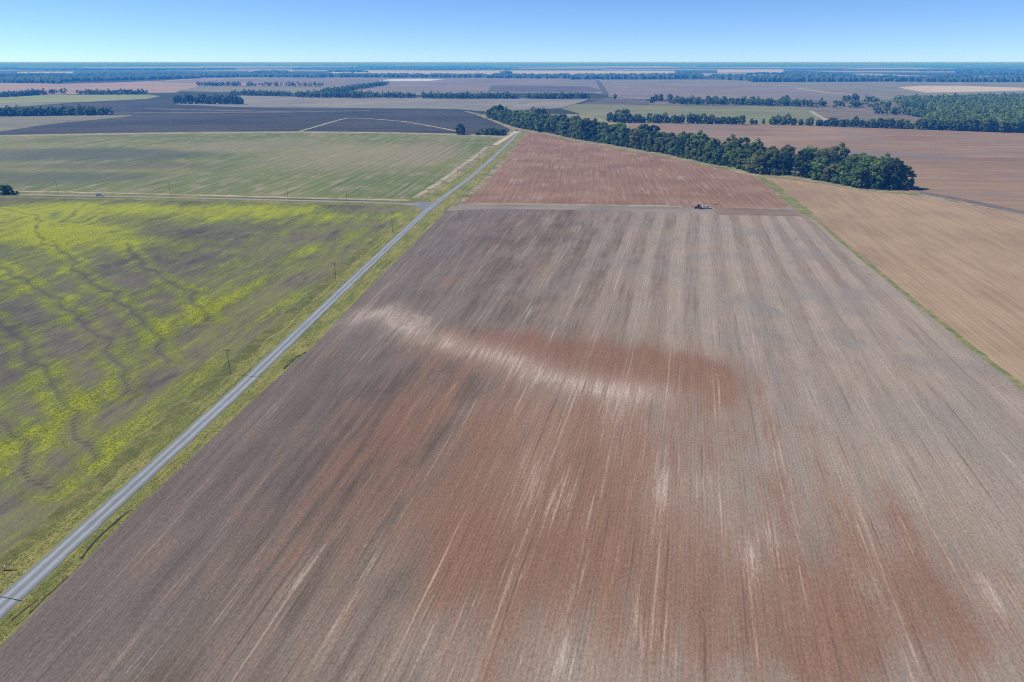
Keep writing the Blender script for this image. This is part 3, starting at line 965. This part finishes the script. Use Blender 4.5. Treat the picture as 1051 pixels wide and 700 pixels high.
rank_name = ["along the front", "in second rank", "in third rank", "in fourth rank"]
n_belt = 0
for rk, (off, sp) in enumerate([(6.5, 12.5), (19, 16), (34, 20.0), (50, 24.0)]):
    d = [3.0, 9.0, 20.0, 60.0][rk]
    k = 0
    while d < BLEN - [4, 8, 90, 150][rk]:
        p, t = along(BELT, d)
        nl = Vector((t.y, -t.x))
        v = trng.randrange(len(VAR))
        s = trng.choice([trng.uniform(.72, .92), trng.uniform(.9, 1.1), trng.uniform(1.0, 1.28)])
        if rk >= 2 and d < 230:
            o2 = off * .88
        else:
            o2 = off
        jx, jy = trng.uniform(-2.5, 2.5), trng.uniform(-2.5, 2.5)
        if d > BLEN - 150:
            o2 *= .7
        if d < 130:
            s = trng.uniform(.95, 1.28)
        k += 1
        plant(p[0] + nl.x * o2 + jx, p[1] + nl.y * o2 + jy, v, s, f"{look(v, s)} tree, {ordinal(k)} {rank_name[rk]} of the belt from its shadowed end", "trees of the long belt beside the red field")
        n_belt += 1
        d += sp * trng.uniform(.8, 1.2)
# low bushes under the belt's front edge
d, k = 4.0, 0
while d < BLEN - 20:
    p, t = along(BELT, d)
    nl = Vector((t.y, -t.x))
    v = trng.randrange(3)
    k += 1
    plant(p[0] + nl.x * trng.uniform(-1.0, 2.0), p[1] + nl.y * trng.uniform(-1.0, 2.0), v, trng.uniform(.7, 1.25), f"low dark bush at the foot of the belt, {ordinal(k)} from its shadowed end", "bushes at the foot of the belt", "bush", "stems", "bush", BUSH)
    d += trng.uniform(8, 14)

# clump at the road's far end, lone tree and the copses
def copse(pxs, label, group, smin=.8, smax=1.1, sz=1.0, rows=1):
    for k, (px, py) in enumerate(pxs):
        x, y = G(px, py)
        v = trng.randrange(len(VAR))
        s = trng.uniform(smin, smax)
        plant(x, y, v, s, label(k, v, s), group, sz=sz)


x, y = G(472.5, 138.0)
plant(x, y, 1, .78, "lone dark round tree at the corner of the green field and the ploughed field", None)
for k, (px, py, s) in enumerate([(490, 138.6, .95), (494, 138.0, 1.2), (498, 138.4, 1.1), (502, 137.4, 1.6), (506, 138.2, 1.5), (509, 137.0, 1.6), (513, 137.8, 1.5), (517, 138.2, 1.1)]):
    x, y = G(px, py)
    plant(x, y, k % 3, s * 1.15, f"{ordinal(k + 1)} bush from the lone tree in the low thicket by the pale track", "bushes of the low thicket by the pale track", "bush", "stems", "bush", BUSH)

for k, (px, py, s) in enumerate([(2, 199.0, 1.6), (9, 199.2, 1.25), (15, 199.6, .8)]):
    x, y = G(px, py)
    plant(x, y, k % 3, s, ["largest of the dark shrubs by the side road", "middle one of the dark shrubs by the side road", "smallest of the dark shrubs by the side road"][k], "dark shrubs by the side road", "bush", "stems", "bush", BUSH)

# second row: between the brown field and the olive pasture
k = 0
for (x0, x1, ya, yb, sp, sm) in [(648, 694, 126.4, 126.9, 4.8, .80), (697, 764, 127, 127.9, 5.0, .80), (771, 788, 128.1, 128.3, 6.5, .5), (792, 818, 128.2, 129.0, 5.0, .78), (823, 845, 129, 129.8, 5.2, .72), (849, 950, 129.9, 133.4, 5.0, .78), (956, 1051, 133.6, 136.9, 5.4, .9)]:
    px = x0
    while px <= x1:
        t = (px - x0) / (x1 - x0)
        x, y = G(px, ya + (yb - ya) * t - .35)
        v = trng.randrange(len(VAR))
        s = sm * trng.uniform(.78, 1.02)
        k += 1
        plant(x + trng.uniform(-2, 2), y + trng.uniform(0, 6), v, s, f"{look(v, s)} tree, {ordinal(k)} from the belt in the row behind the brown field", "row of trees behind the brown field")
        px += sp * trng.uniform(.8, 1.2)
# clump between that row and the belt
copse([(626, 124.6), (631, 125.4), (636, 125.6), (640, 125.8), (634, 123.4)], lambda k, v, s: f"{look(v, s)} tree, {ordinal(k + 1)} in the dark clump where the belt meets the back row", "clump where the belt meets the back row")
# copse on the ploughed field's far edge
copse([(180.5, 106.3), (185, 106.0), (190, 106.4), (196, 106.5), (202, 106.6), (208, 106.4), (214, 106.7), (220, 106.8), (226, 106.7), (232, 106.9), (238, 106.9), (244, 107.0), (182, 105.6), (193, 105.6), (204, 105.8), (211, 105.6), (217, 106.0), (223, 105.8), (229, 106.2), (235, 106.2), (241, 106.4), (247, 107)],
      lambda k, v, s: f"{look(v, s)} tree, {ordinal(k + 1)} from the tall end of the copse beyond the ploughed field", "trees of the dark copse beyond the ploughed field", .85, 1.15)
# scattered trees beyond the olive pasture
copse([(669, 105.6), (673, 103.8), (678, 103.6), (687, 103.8), (695, 104.0), (700, 105.4), (710, 105.6), (716, 105.6), (726, 106.2), (734, 106.2), (743, 104.6), (750, 106.0), (757, 106.6), (765, 106.8), (772, 106.4), (780, 107.2), (788, 107.0), (803, 103.6), (807, 103.8), (866, 103.6), (870, 103.8), (876, 103.6), (879, 103.6), (631, 101.6)],
      lambda k, v, s: f"{look(v, s)} tree, {ordinal(k + 1)} of the loose scatter beyond the olive pasture", "loose scatter of trees beyond the olive pasture", .65, .95)

# ---- ground cover with height: weeds in the field, tussocks on the verge
def tufts(name, pts, hs, ws, m, seed, label, cat):
    rng = np.random.default_rng(seed)
    n = len(pts)
    B = np.concatenate([pts, np.full((n, 1), 0.0)], 1)
    P, T = [], []
    for k in range(2):
        a = rng.uniform(0, 2 * math.pi, n)
        h = rng.uniform(*hs, n)
        w = rng.uniform(*ws, n)
        u = np.stack([np.cos(a), np.sin(a), np.zeros(n)], 1) * w[:, None]
        t = np.stack([rng.uniform(1.2, 3.5, n) * h * np.cos(a + 1.57), rng.uniform(1.2, 3.5, n) * h * np.sin(a + 1.57), h * rng.uniform(.2, .8, n)], 1)
        P.append(np.stack([B - u * .5, B + u * .5, B + u * .6 + t, B - u * .6 + t * .9], 1))
        T.append(rng.uniform(0, 1, n))
    me = mesh_quads(name, np.concatenate(P), np.concatenate(T))
    me.materials.append(m)
    return tag(link(name, me), label, cat, kind="stuff")


def cover_mat(name, a, b):
    m = Mat(name)
    col = m.mix(m.attr("tint"), a, b)
    d = m.t.nodes.new("ShaderNodeBsdfDiffuse")
    tr = m.t.nodes.new("ShaderNodeBsdfTranslucent")
    mx = m.t.nodes.new("ShaderNodeMixShader")
    mx.inputs[0].default_value = 0.5
    m.put(d, 0, col)
    m.put(tr, 0, col)
    m.t.links.new(d.outputs[0], mx.inputs[1])
    m.t.links.new(tr.outputs[0], mx.inputs[2])
    m.t.links.new(mx.outputs[0], m.out.inputs[0])
    return m.m


g_ = np.random.default_rng(8)
prob = np.clip(weed - .38, 0, 1) ** 1.4 * np.clip((470 - WY) / 200, 0, 1) * (WY > 100) * (WX > -420)
pick = g_.choice(len(WX), 15000, p=prob / prob.sum())
wp = np.stack([WX[pick], WY[pick]], 1) + g_.normal(0, 1.1, (15000, 2))
tufts("weed_cover", wp, (.07, .15), (.2, .42), cover_mat("weed_leaf", (0.22, 0.26, 0.04), (0.44, 0.46, 0.05)), 21, "yellow-green weeds growing in drifts over the dark field", "weeds")
vy = 90 + 330 * g_.random(9000) ** 1.6
vl, vr = lerp_line(VL, vy), lerp_line(VR, vy) - 3.5
cl = lerp_line(ROAD, vy)
vx = np.where(g_.random(9000) < .6, vl + (cl - 3.2 - vl) * g_.random(9000), cl + 3.2 + (vr - cl - 3.2) * g_.random(9000))
tufts("verge_grass", np.stack([vx, vy], 1), (.07, .16), (.15, .34), cover_mat("tussock_leaf", (0.13, 0.17, 0.04), (0.40, 0.35, 0.13)), 22, "rough tussocky grass along both verges of the gravel road", "grass")

# ---- woods that read as one mass: one mesh of many small crowns
LOW = []
for i, (H, R) in enumerate([(17, 7), (14, 6.5), (19, 7.5), (12, 6)]):
    rng = np.random.default_rng(500 + i)
    P, T = crown_points(rng, H, R, .8, 18, 18, 1.05, 1.3)
    LOW.append((P, T))


M_woodleaf = leaf_mat(1.4, False)


def wood_mesh(name, spots, smin, smax, seed, label, lm=None):
    rng = np.random.default_rng(seed)
    Ps, Ts = [], []
    for (x, y) in spots:
        P, T = LOW[rng.integers(len(LOW))]
        a = rng.uniform(0, 6.28)
        s = rng.uniform(smin, smax)
        ca, sa = math.cos(a) * s, math.sin(a) * s
        Q = np.empty_like(P)
        Q[..., 0] = P[..., 0] * ca - P[..., 1] * sa + x
        Q[..., 1] = P[..., 0] * sa + P[..., 1] * ca + y
        Q[..., 2] = P[..., 2] * s
        Ps.append(Q)
        Ts.append(np.clip(T * .5 + rng.uniform(.0, .55), 0, 1))
    me = mesh_quads(name, np.concatenate(Ps), np.concatenate(Ts))
    me.materials.append(lm or M_leaf)
    o = link(name, me)
    return tag(o, label, "woods", kind="stuff")


def inside(p, poly):
    x, y = p
    r = False
    j = len(poly) - 1
    for i in range(len(poly)):
        xi, yi = poly[i]
        xj, yj = poly[j]
        if (yi > y) != (yj > y) and x < (xj - xi) * (y - yi) / (yj - yi) + xi:
            r = not r
        j = i
    return r


def fill(poly, sp, seed):
    rng = random.Random(seed)
    xs, ys_ = [p[0] for p in poly], [p[1] for p in poly]
    out = []
    y = min(ys_)
    while y < max(ys_):
        x = min(xs)
        while x < max(xs):
            q = (x + rng.uniform(-.4, .4) * sp, y + rng.uniform(-.4, .4) * sp)
            if inside(q, poly):
                out.append(q)
            x += sp
        y += sp
    return out


fpoly = GP([(944, 132.6), (1000, 134.6), (1051, 136.4), (1180, 141), (1180, 101.2), (1051, 101.6), (990, 103.0), (918, 104.6), (926, 109), (948, 113), (966, 118), (955, 126)])
wood_mesh("forest", fill(fpoly, 11.5, 5), .85, 1.2, 61, "dense green forest filling the land behind the brown field's far corner", M_woodleaf)

spots = []


def dots(pts, n, jx, jy, seed):
    rng = random.Random(seed)
    g = GP(pts)
    L = length(g)
    for i in range(n):
        p, t = along(g, L * (i + rng.random() * .8) / n)
        spots.append((p[0] + rng.uniform(-jx, jx), p[1] + rng.uniform(-jy, jy)))


dots([(-60, 120.5), (0, 118.6), (40, 118.2), (111, 117.4)], 170, 5, 22, 1)
dots([(-60, 100), (0, 99.6), (20, 98.6), (46, 97.0)], 150, 8, 120, 2)
dots([(84, 96.8), (110, 97.0), (150, 96.8)], 60, 4, 30, 3)
dots([(240, 97.6), (268, 98.0), (300, 98.6)], 36, 8, 20, 30)
dots([(206, 87.6), (246, 87.9)], 60, 10, 60, 4)
dots([(250, 88.1), (330, 88.4)], 44, 12, 60, 5)
dots([(304, 99.2), (345, 99.6), (384, 100.0)], 120, 6, 60, 6)
dots([(320, 97.6), (350, 94.5), (362, 91.6), (394, 87.2)], 190, 30, 90, 7)
dots([(384, 100), (426, 100.4)], 30, 6, 25, 8)
dots([(434, 100.6), (474, 101.0), (530, 101.0)], 100, 5, 22, 9)
dots([(540, 101.1), (578, 101.3), (602, 101.3)], 56, 5, 20, 10)
dots([(690, 106.4), (740, 106.9), (800, 108.2), (830, 109.2)], 120, 8, 30, 11)
dots([(838, 110.0), (870, 109), (930, 111.5)], 26, 10, 60, 12)
dots([(900, 117), (930, 118), (960, 122)], 26, 10, 30, 13)
dots([(888, 104.4), (905, 104.6)], 8, 10, 20, 14)
wood_mesh("treeline", spots, .75, 1.15, 62, "far rows and copses of blue-green trees between the distant fields")

# ---- the wooded horizon: massed canopy, far-off
def canopy_strips(strips, seed):
    rng = np.random.default_rng(seed)
    V, F, T = [], [], []
    for (xa, xb, yn0, yn1, yf0, yf1, hgt) in strips:
        # near edge from (xa, yn0) to (xb, yn1), far edge yf0..yf1, in survey pixels
        nx = max(6, int((xb - xa) / 2.2))
        nd = 5
        H = rng.uniform(.55, 1.15, (nx, nd)) * hgt
        ed = rng.uniform(-.35, .35, nx)
        base = len(V)
        idx = {}
        for i in range(nx):
            t = i / (nx - 1)
            px = xa + (xb - xa) * t
            n0 = yn0 + (yn1 - yn0) * t + ed[i] * .5
            f0 = yf0 + (yf1 - yf0) * t
            tap = min(1.0, t * nx / 4.0 + .15, (1 - t) * nx / 4.0 + .15)
            gn, gf = G(px, n0), G(px, n0 + (f0 - n0) * tap)
            for j in range(nd):
                q = j / (nd - 1)
                x, y = gn[0] + (gf[0] - gn[0]) * q, gn[1] + (gf[1] - gn[1]) * q
                idx[i, j, 1] = len(V)
                V.append((x, y, H[i, j] * (.7 + .3 * tap)))
                idx[i, j, 0] = len(V)
                V.append((x, y, -.5))
                T += [rng.uniform(0, .8)] * 2
        for i in range(nx - 1):
            for j in range(nd - 1):
                F.append((idx[i, j, 1], idx[i + 1, j, 1], idx[i + 1, j + 1, 1], idx[i, j + 1, 1]))
            F.append((idx[i, 0, 0], idx[i + 1, 0, 0], idx[i + 1, 0, 1], idx[i, 0, 1]))
            F.append((idx[i + 1, nd - 1, 0], idx[i, nd - 1, 0], idx[i, nd - 1, 1], idx[i + 1, nd - 1, 1]))
        for i in (0, nx - 1):
            for j in range(nd - 1):
                F.append((idx[i, j, 0], idx[i, j, 1], idx[i, j + 1, 1], idx[i, j + 1, 0]))
    me = bpy.data.meshes.new("distant_woods")
    me.from_pydata(V, [], F)
    me.update()
    set_attr(me, "tint", T)
    me.materials.append(M_leaf)
    o = link("distant_woods", me)
    return tag(o, "flat wooded horizon fading to blue beyond all the fields", "woods", kind="stuff")


ST = [
    (-120, 62, 83.5, 85.6, 81.2, 80.4, 18), (20, 205, 85.2, 80.4, 80.6, 77.0, 18), (150, 330, 79.2, 79.6, 76.6, 76.4, 18), (300, 505, 79.3, 79.8, 76.4, 78.2, 18), (500, 590, 80.2, 80.6, 77.6, 77.6, 18),
    (584, 690, 81.6, 81.2, 78.0, 77.4, 20), (680, 720, 80.8, 80.4, 77.2, 76.4, 20), (688, 722, 78.8, 78.4, 74.0, 75.0, 18), (726, 780, 80.8, 83.6, 77.6, 79, 18), (770, 930, 84.2, 83.6, 79.2, 79.6, 20), (800, 880, 79.4, 79.2, 75.6, 76, 18), (920, 1180, 83.8, 85, 80.8, 81.4, 18),
    (960, 1000, 80, 80, 77.6, 78, 18), (-120, 75, 79.6, 78.4, 77.8, 76.6, 18), (78, 200, 78.4, 77.6, 76.4, 75.8, 18), (256, 300, 75.2, 75, 73.6, 73.6, 18), (335, 378, 74.0, 74.2, 73.0, 73.0, 18), (513, 526, 76, 76, 73.8, 73.8, 25),
]
PALES = [(335, 700, 72.2, 76.0), (736, 804, 71.2, 74.4), (868, 924, 77, 79.2), (988, 1120, 78.2, 80.6), (16, 76, 73.4, 75.1), (255, 300, 71.4, 73.7), (560, 700, 68.2, 69.2), (860, 960, 69.5, 70.6), (80, 210, 68.6, 69.6)]
r_ = random.Random(77)
yy = 76.6
while yy > 65.2:
    dy = max(.32, (yy - 64.0) * .10)
    px = -140 + r_.uniform(0, 90)
    while px < 1190:
        w = r_.uniform(40, 220)
        sl = r_.uniform(-.2, .2) * dy
        busy = any(px < b + 6 and px + w > a - 6 and c - .3 < yy < d + 1.8 for a, b, c, d in PALES) or r_.random() < .22
        if not busy:
            ST.append((px, px + w, yy, yy + sl, yy - dy * r_.uniform(.45, .85), yy + sl - dy * r_.uniform(.45, .85), r_.uniform(14, 20)))
        px += w + r_.choice([r_.uniform(3, 15), r_.uniform(15, 110)])
    yy -= dy
canopy_strips(ST, 9)

# ------------------------------------------------------------------ small things
def box(bm, a, b, bev=0.0):
    r = bmesh.ops.create_cube(bm, size=1.0)
    for v in r["verts"]:
        v.co = Vector((a[i] + (v.co[i] + .5) * (b[i] - a[i]) for i in range(3)))
    if bev:
        es = list({e for v in r["verts"] for e in v.link_edges})
        bmesh.ops.bevel(bm, geom=es, offset=bev, segments=2, profile=.6, affect='EDGES')


def part(name, m, parent, fn, loc=None):
    bm = bmesh.new()
    fn(bm)
    return link(name, bm_mesh(name, bm), m, parent, loc)


def prism(bm, prof, y0, y1):
    """profile in x-z, drawn out across y"""
    a = [bm.verts.new((x, y0, z)) for x, z in prof]
    b = [bm.verts.new((x, y1, z)) for x, z in prof]
    n = len(prof)
    for i in range(n):
        bm.faces.new((a[i], a[(i + 1) % n], b[(i + 1) % n], b[i]))
    bm.faces.new(a[::-1])
    bm.faces.new(b)


def empty(name, loc, rz=0.0):
    e = bpy.data.objects.new(name, None)
    e.empty_display_size = .5
    C.objects.link(e)
    e.location = loc
    e.rotation_euler = (0, 0, rz)
    return e


M_wood = plain("weathered_pole_wood", (0.14, 0.12, 0.10), .9, 0, .3, 4.0, .1)
M_porc = plain("porcelain", (0.30, 0.27, 0.24), .3)
M_steel = plain("galvanised_steel", (0.35, 0.36, 0.37), .45, .8)

# utility poles
pole_root = empty("utility_pole", (0, 0, 0))
p = part("pole", M_wood, pole_root, lambda bm: tube(bm, (0, 0, -.5), (0, 0, 9.6), .12, .085, 10))
part("crossarm", M_wood, pole_root, lambda bm: box(bm, (-1.2, -.06, 8.95), (1.2, .06, 9.1), .01))


def brace(bm):
    tube(bm, (-.7, -.09, 8.97), (0, -.17, 8.2), .025, .025, 5)
    tube(bm, (.7, -.09, 8.97), (0, -.17, 8.2), .025, .025, 5)


part("brace", M_steel, pole_root, brace)
for ix in (-1.08, 0.5, 1.08):
    def ins(bm, ix=ix):
        tube(bm, (ix, 0, 9.09), (ix, 0, 9.2), .03, .03, 6)
        tube(bm, (ix, 0, 9.2), (ix, 0, 9.27), .07, .085, 8)
        tube(bm, (ix, 0, 9.27), (ix, 0, 9.36), .06, .03, 8)
    part("insulator", M_porc, pole_root, ins)


def copy_tree(o, parent=None):
    c = o.copy()
    C.objects.link(c)
    c.parent = parent
    for ch in list(o.children):
        copy_tree(ch, c)
    return c


POLES = [((-107.4, 109.0), 0, "weathered wooden utility pole on the verge whose shadow crosses the gravel road"),
         (G(237, 384.5), 0, "wooden utility pole beside the gravel road, next after the one shadowing it"),
         (G(345, 289), 0, "wooden utility pole beside the gravel road, midway between the junction and the near verge"),
         (G(403, 239), 0, "wooden utility pole beside the gravel road, last one before the junction"),
         (G(440.5, 207.3), 0, "utility pole standing on the corner where the side road joins"),
         (G(470, 184.6), 0, "utility pole past the junction beside the green field's pale track"),
         (G(492, 167.0), 0, "utility pole far up the gravel road beside the red field"),
         (G(356, 205.6), 1, "utility pole on the side road, first one from the junction corner"),
         (G(295.5, 203.6), 1, "utility pole on the side road, second one from the junction corner"),
         (G(175, 199.6), 1, "utility pole on the side road between the parked pickup and the junction"),
         (G(60, 198.2), 1, "utility pole on the side road past the pale pickup")]
for i, ((x, y), side, lab) in enumerate(POLES):
    o = pole_root if i == 0 else copy_tree(pole_root)
    o.location = (x, y, 0)
    o.rotation_euler = (0, 0, RAD(-5 + trng.uniform(-3, 3)) + (math.pi / 2 if side else 0))
    tag(o, lab, "utility pole", "utility poles along the roads")

# orange marker on the near verge
mx, my = G(3.5, 586)
mk = empty("marker_post", (mx, my, 0), RAD(40))
mk.scale = (1.7, 1.7, 1.4)
tag(mk, "leaning orange and white marker post on the grass verge at the pole line", "marker post")


def lean(bm, z0, z1, r):
    tube(bm, (z0 * .45, 0, z0), (z1 * .45, 0, z1), r, r, 10)


part("post", plain("orange_plastic", (0.70, 0.20, 0.05), .5), mk, lambda bm: lean(bm, -.1, 1.25, .10))
part("band", plain("white_plastic", (0.75, 0.73, 0.70), .5), mk, lambda bm: lean(bm, .55, .95, .115))
part("cap", plain("orange_cap_plastic", (0.70, 0.20, 0.05), .5), mk, lambda bm: lean(bm, 1.25, 1.33, .12))

# vehicles
M_tyre = plain("tyre_rubber", (0.02, 0.02, 0.02), .85)
M_rim = plain("rim_steel", (0.45, 0.45, 0.46), .35, .7)
M_glass = plain("tinted_glass", (0.012, 0.016, 0.02), .08, 0, .05, 1, .6)
M_lamp = plain("lamp_glass", (0.75, 0.75, 0.72), .2)
M_tail = plain("tail_lamp_plastic", (0.4, 0.02, 0.02), .3)
M_dark = plain("black_plastic", (0.03, 0.03, 0.032), .6)


def wheel(parent, x, y, r, w, rim_col=None):
    e = empty("wheel", (x, y, r))
    e.parent = parent

    def tyre(bm):
        n = 24
        prof = [(r * .62, -w / 2), (r * .93, -w / 2), (r, -w * .3), (r, w * .3), (r * .93, w / 2), (r * .62, w / 2)]
        rings = [[bm.verts.new((math.cos(2 * math.pi * i / n) * q, yy_, math.sin(2 * math.pi * i / n) * q)) for q, yy_ in prof] for i in range(n)]
        for i in range(n):
            a, b = rings[i], rings[(i + 1) % n]
            for k in range(len(prof)):
                k2 = (k + 1) % len(prof)
                bm.faces.new((a[k], b[k], b[k2], a[k2]))
    part("tyre", M_tyre, e, tyre)
    part("rim", rim_col or M_rim, e, lambda bm: tube(bm, (0, -w * .42, 0), (0, w * .42, 0), r * .62, r * .62, 20))
    return e


def pickup(loc, rz, paint, label, k=1.0):
    e = empty("pickup_truck", loc, rz)
    tag(e, label, "pickup truck")
    e.scale = (k, k, k)
    # faces +x; length 5.9, width 2
    def body(bm):
        prof = [(-2.9, .55), (-2.9, 1.12), (-1.0, 1.12), (1.35, 1.12), (2.75, 1.02), (2.95, .9), (2.95, .5), (2.55, .42), (-2.6, .42)]
        prism(bm, prof, -1.0, 1.0)
        bmesh.ops.bevel(bm, geom=list(bm.edges), offset=.05, segments=2, affect='EDGES')
    b = part("body", paint, e, body)
    part("bed", M_dark, e, lambda bm: box(bm, (-2.78, -.84, 1.10), (-.98, .84, 1.128)))

    def walls(bm):
        box(bm, (-2.9, -1.0, 1.1), (-.88, -.88, 1.34), .02)
        box(bm, (-2.9, .88, 1.1), (-.88, 1.0, 1.34), .02)
        box(bm, (-2.9, -.88, 1.1), (-2.8, .88, 1.34), .02)
    part("bed_wall", paint, e, walls)

    def cab(bm):
        a = [(-.86, -.95, 1.12), (1.45, -.95, 1.12), (1.45, .95, 1.12), (-.86, .95, 1.12)]
        t = [(-.72, -.80, 1.86), (.62, -.80, 1.86), (.62, .80, 1.86), (-.72, .80, 1.86)]
        va, vt = [bm.verts.new(q) for q in a], [bm.verts.new(q) for q in t]
        for i in range(4):
            bm.faces.new((va[i], va[(i + 1) % 4], vt[(i + 1) % 4], vt[i]))
        bm.faces.new(va[::-1])
        bm.faces.new(vt)
        bmesh.ops.bevel(bm, geom=list(bm.edges), offset=.05, segments=2, affect='EDGES')
    c = part("cab", paint, e, cab)

    def slab(bm, q, th):
        q = [Vector(v) for v in q]
        n = (q[1] - q[0]).cross(q[2] - q[0]).normalized() * th
        lo, hi = [bm.verts.new(v - n) for v in q], [bm.verts.new(v + n) for v in q]
        for i in range(4):
            bm.faces.new((lo[i], lo[(i + 1) % 4], hi[(i + 1) % 4], hi[i]))
        bm.faces.new(lo[::-1])
        bm.faces.new(hi)
    part("windscreen", M_glass, e, lambda bm: slab(bm, [(1.36, -.84, 1.2), (1.36, .84, 1.2), (.70, .73, 1.8), (.70, -.73, 1.8)], .015))
    part("rear_window", M_glass, e, lambda bm: slab(bm, [(-.855, -.8, 1.22), (-.855, .8, 1.22), (-.745, .72, 1.76), (-.745, -.72, 1.76)], .015))
    for s in (-1, 1):
        part("side_window", M_glass, e, lambda bm: slab(bm, [(-.70, s * .935, 1.24), (1.15, s * .935, 1.24), (.58, s * .825, 1.78), (-.62, s * .825, 1.78)], .02))
        part("headlight", M_lamp, e, lambda bm: box(bm, (2.90, s * .62 - .2, .74), (2.985, s * .62 + .2, .92), .02))
        part("tail_light", M_tail, e, lambda bm: box(bm, (-2.94, s * .9 - .08, .7), (-2.88, s * .9 + .08, 1.05), .02))
        part("mirror", M_dark, e, lambda bm: box(bm, (.95, s * 1.0 - .1 + s * .1, 1.2), (1.1, s * 1.0 + .1 + s * .1, 1.38), .03))
        for xx in (-1.85, 1.85):
            wheel(e, xx, s * .87, .42, .28)
    part("bumper", M_steel, e, lambda bm: box(bm, (2.9, -.95, .4), (3.05, .95, .62), .04))
    part("grille", M_dark, e, lambda bm: box(bm, (2.93, -.4, .68), (2.975, .4, .92), .01))
    return e


M_white = plain("white_paint", (0.78, 0.79, 0.80), .3, 0, .06, 1.5, .5)
M_silver = plain("silver_paint", (0.62, 0.68, 0.68), .3, .2, .06, 1.5, .5)
M_grn = plain("green_tractor_paint", (0.02, 0.055, 0.025), .4, 0, .1, 2, .5)
M_yel = plain("yellow_rim_paint", (0.38, 0.28, 0.03), .45)
M_rust = plain("rust_red_paint", (0.36, 0.10, 0.06), .7, 0, .3, 3, .2)

tx, ty = G(725.3, 214.2)
pickup((tx, ty, .06), RAD(2), M_white, "white pickup truck parked on the headland beside the dark tractor", 1.12)
cx_, cy_ = G(102.5, 201.3)
pickup((cx_, cy_, .11), RAD(1.5), M_silver, "pale silver pickup truck on the side road beyond the weedy field", 1.05)

# tractor
gx, gy = G(716.3, 214.4)
t = empty("tractor", (gx, gy, .06), RAD(176))
t.scale = (1.08, 1.08, 1.08)
tag(t, "dark green farm tractor standing on the headland behind the white pickup truck", "tractor")
part("hood", M_grn, t, lambda bm: (prism(bm, [(.35, .95), (.35, 1.75), (1.9, 1.62), (2.3, 1.45), (2.3, .95)], -.42, .42), bmesh.ops.bevel(bm, geom=list(bm.edges), offset=.05, segments=2, affect='EDGES')))
part("chassis", M_dark, t, lambda bm: box(bm, (-1.1, -.35, .6), (2.2, .35, 1.0), .04))
part("cab", M_glass, t, lambda bm: box(bm, (-1.15, -.78, 1.05), (.35, .78, 2.72), .06))
part("roof", M_grn, t, lambda bm: box(bm, (-1.3, -.9, 2.7), (.5, .9, 2.92), .06))


def posts(bm):
    for xx in (-1.15, .35):
        for s in (-1, 1):
            box(bm, (xx - .05, s * .78 - .05, 1.05), (xx + .05, s * .78 + .05, 2.72))


part("cab_frame", M_grn, t, posts)
part("exhaust", M_dark, t, lambda bm: tube(bm, (.9, -.3, 1.6), (.9, -.3, 3.0), .06, .05, 8))
part("grille", M_dark, t, lambda bm: box(bm, (2.29, -.3, 1.0), (2.33, .3, 1.4), .01))
for s in (-1, 1):
    part("fender", M_grn, t, lambda bm: box(bm, (-1.45, s * 1.05 - .28, 1.72), (-.2, s * 1.05 + .28, 1.8), .03))
    part("headlight", M_lamp, t, lambda bm: box(bm, (2.26, s * .28 - .1, 1.38), (2.34, s * .28 + .1, 1.5), .01))
    wheel(t, -.75, s * 1.05, .88, .5, M_yel)
    wheel(t, 1.7, s * .95, .58, .36, M_yel)


def hitch(bm):
    box(bm, (-2.3, -1.5, .55), (-2.1, 1.5, .75), .02)
    for s in (-1.4, -.7, 0, .7, 1.4):
        box(bm, (-2.25, s - .05, .1), (-2.15, s + .05, .56))
        box(bm, (-2.7, s - .25, .55), (-2.3, s + .25, 1.15), .05)
    box(bm, (-2.2, -.3, .6), (-1.0, -.2, .7))
    box(bm, (-2.2, .2, .6), (-1.0, .3, .7))
    for s in (-1.45, 1.45):
        tube(bm, (-2.2, s, .7), (-2.3, s, 2.9), .05, .05, 6)


part("planter", M_dark, t, hitch)

# rust red implement left by the headland
ix_, iy_ = G(734.5, 210.2)
im = empty("harrow", (ix_, iy_, .05), RAD(8))
tag(im, "small rust red harrow lying on the red soil just past the white pickup", "farm implement")


def frame(bm):
    for yy_ in (-.9, 0, .9):
        box(bm, (-1.3, yy_ - .05, .45), (1.3, yy_ + .05, .57), .01)
    for xx in (-1.2, 0, 1.2):
        box(bm, (xx - .05, -.9, .572), (xx + .05, .9, .66), .01)


part("frame", M_rust, im, frame)


def tines(bm):
    for yy_ in (-.9, 0, .9):
        for xx in (-1.1, -.55, .05, .6, 1.15):
            tube(bm, (xx, yy_, .47), (xx - .1, yy_, -.04), .03, .02, 5)


part("tine", M_dark, im, tines)
part("drawbar", M_rust, im, lambda bm: box(bm, (1.3, -.06, .45), (2.5, .06, .56), .01))

# ------------------------------------------------------------------ air
hb = bmesh.new()
box(hb, (-EXT - 50, -700, -1.2), (EXT + 50, EXT + 50, 103.0))
hz = Mat("haze")
pv = hz.t.nodes.new("ShaderNodeVolumePrincipled")
pv.inputs["Color"].default_value = (0.05, 0.31, 1.0, 1)
pv.inputs["Absorption Color"].default_value = (0.84, 0.79, 1, 1)
pv.inputs["Density"].default_value = 1.8e-4
pv.inputs["Anisotropy"].default_value = 0.0
hz.t.links.new(pv.outputs[0], hz.out.inputs["Volume"])
tag(link("haze", bm_mesh("haze", hb), hz.m), kind="stuff")
print("belt trees", n_belt)

print("trees", len([o for o in scn.objects if o.get("category") == "tree"]))
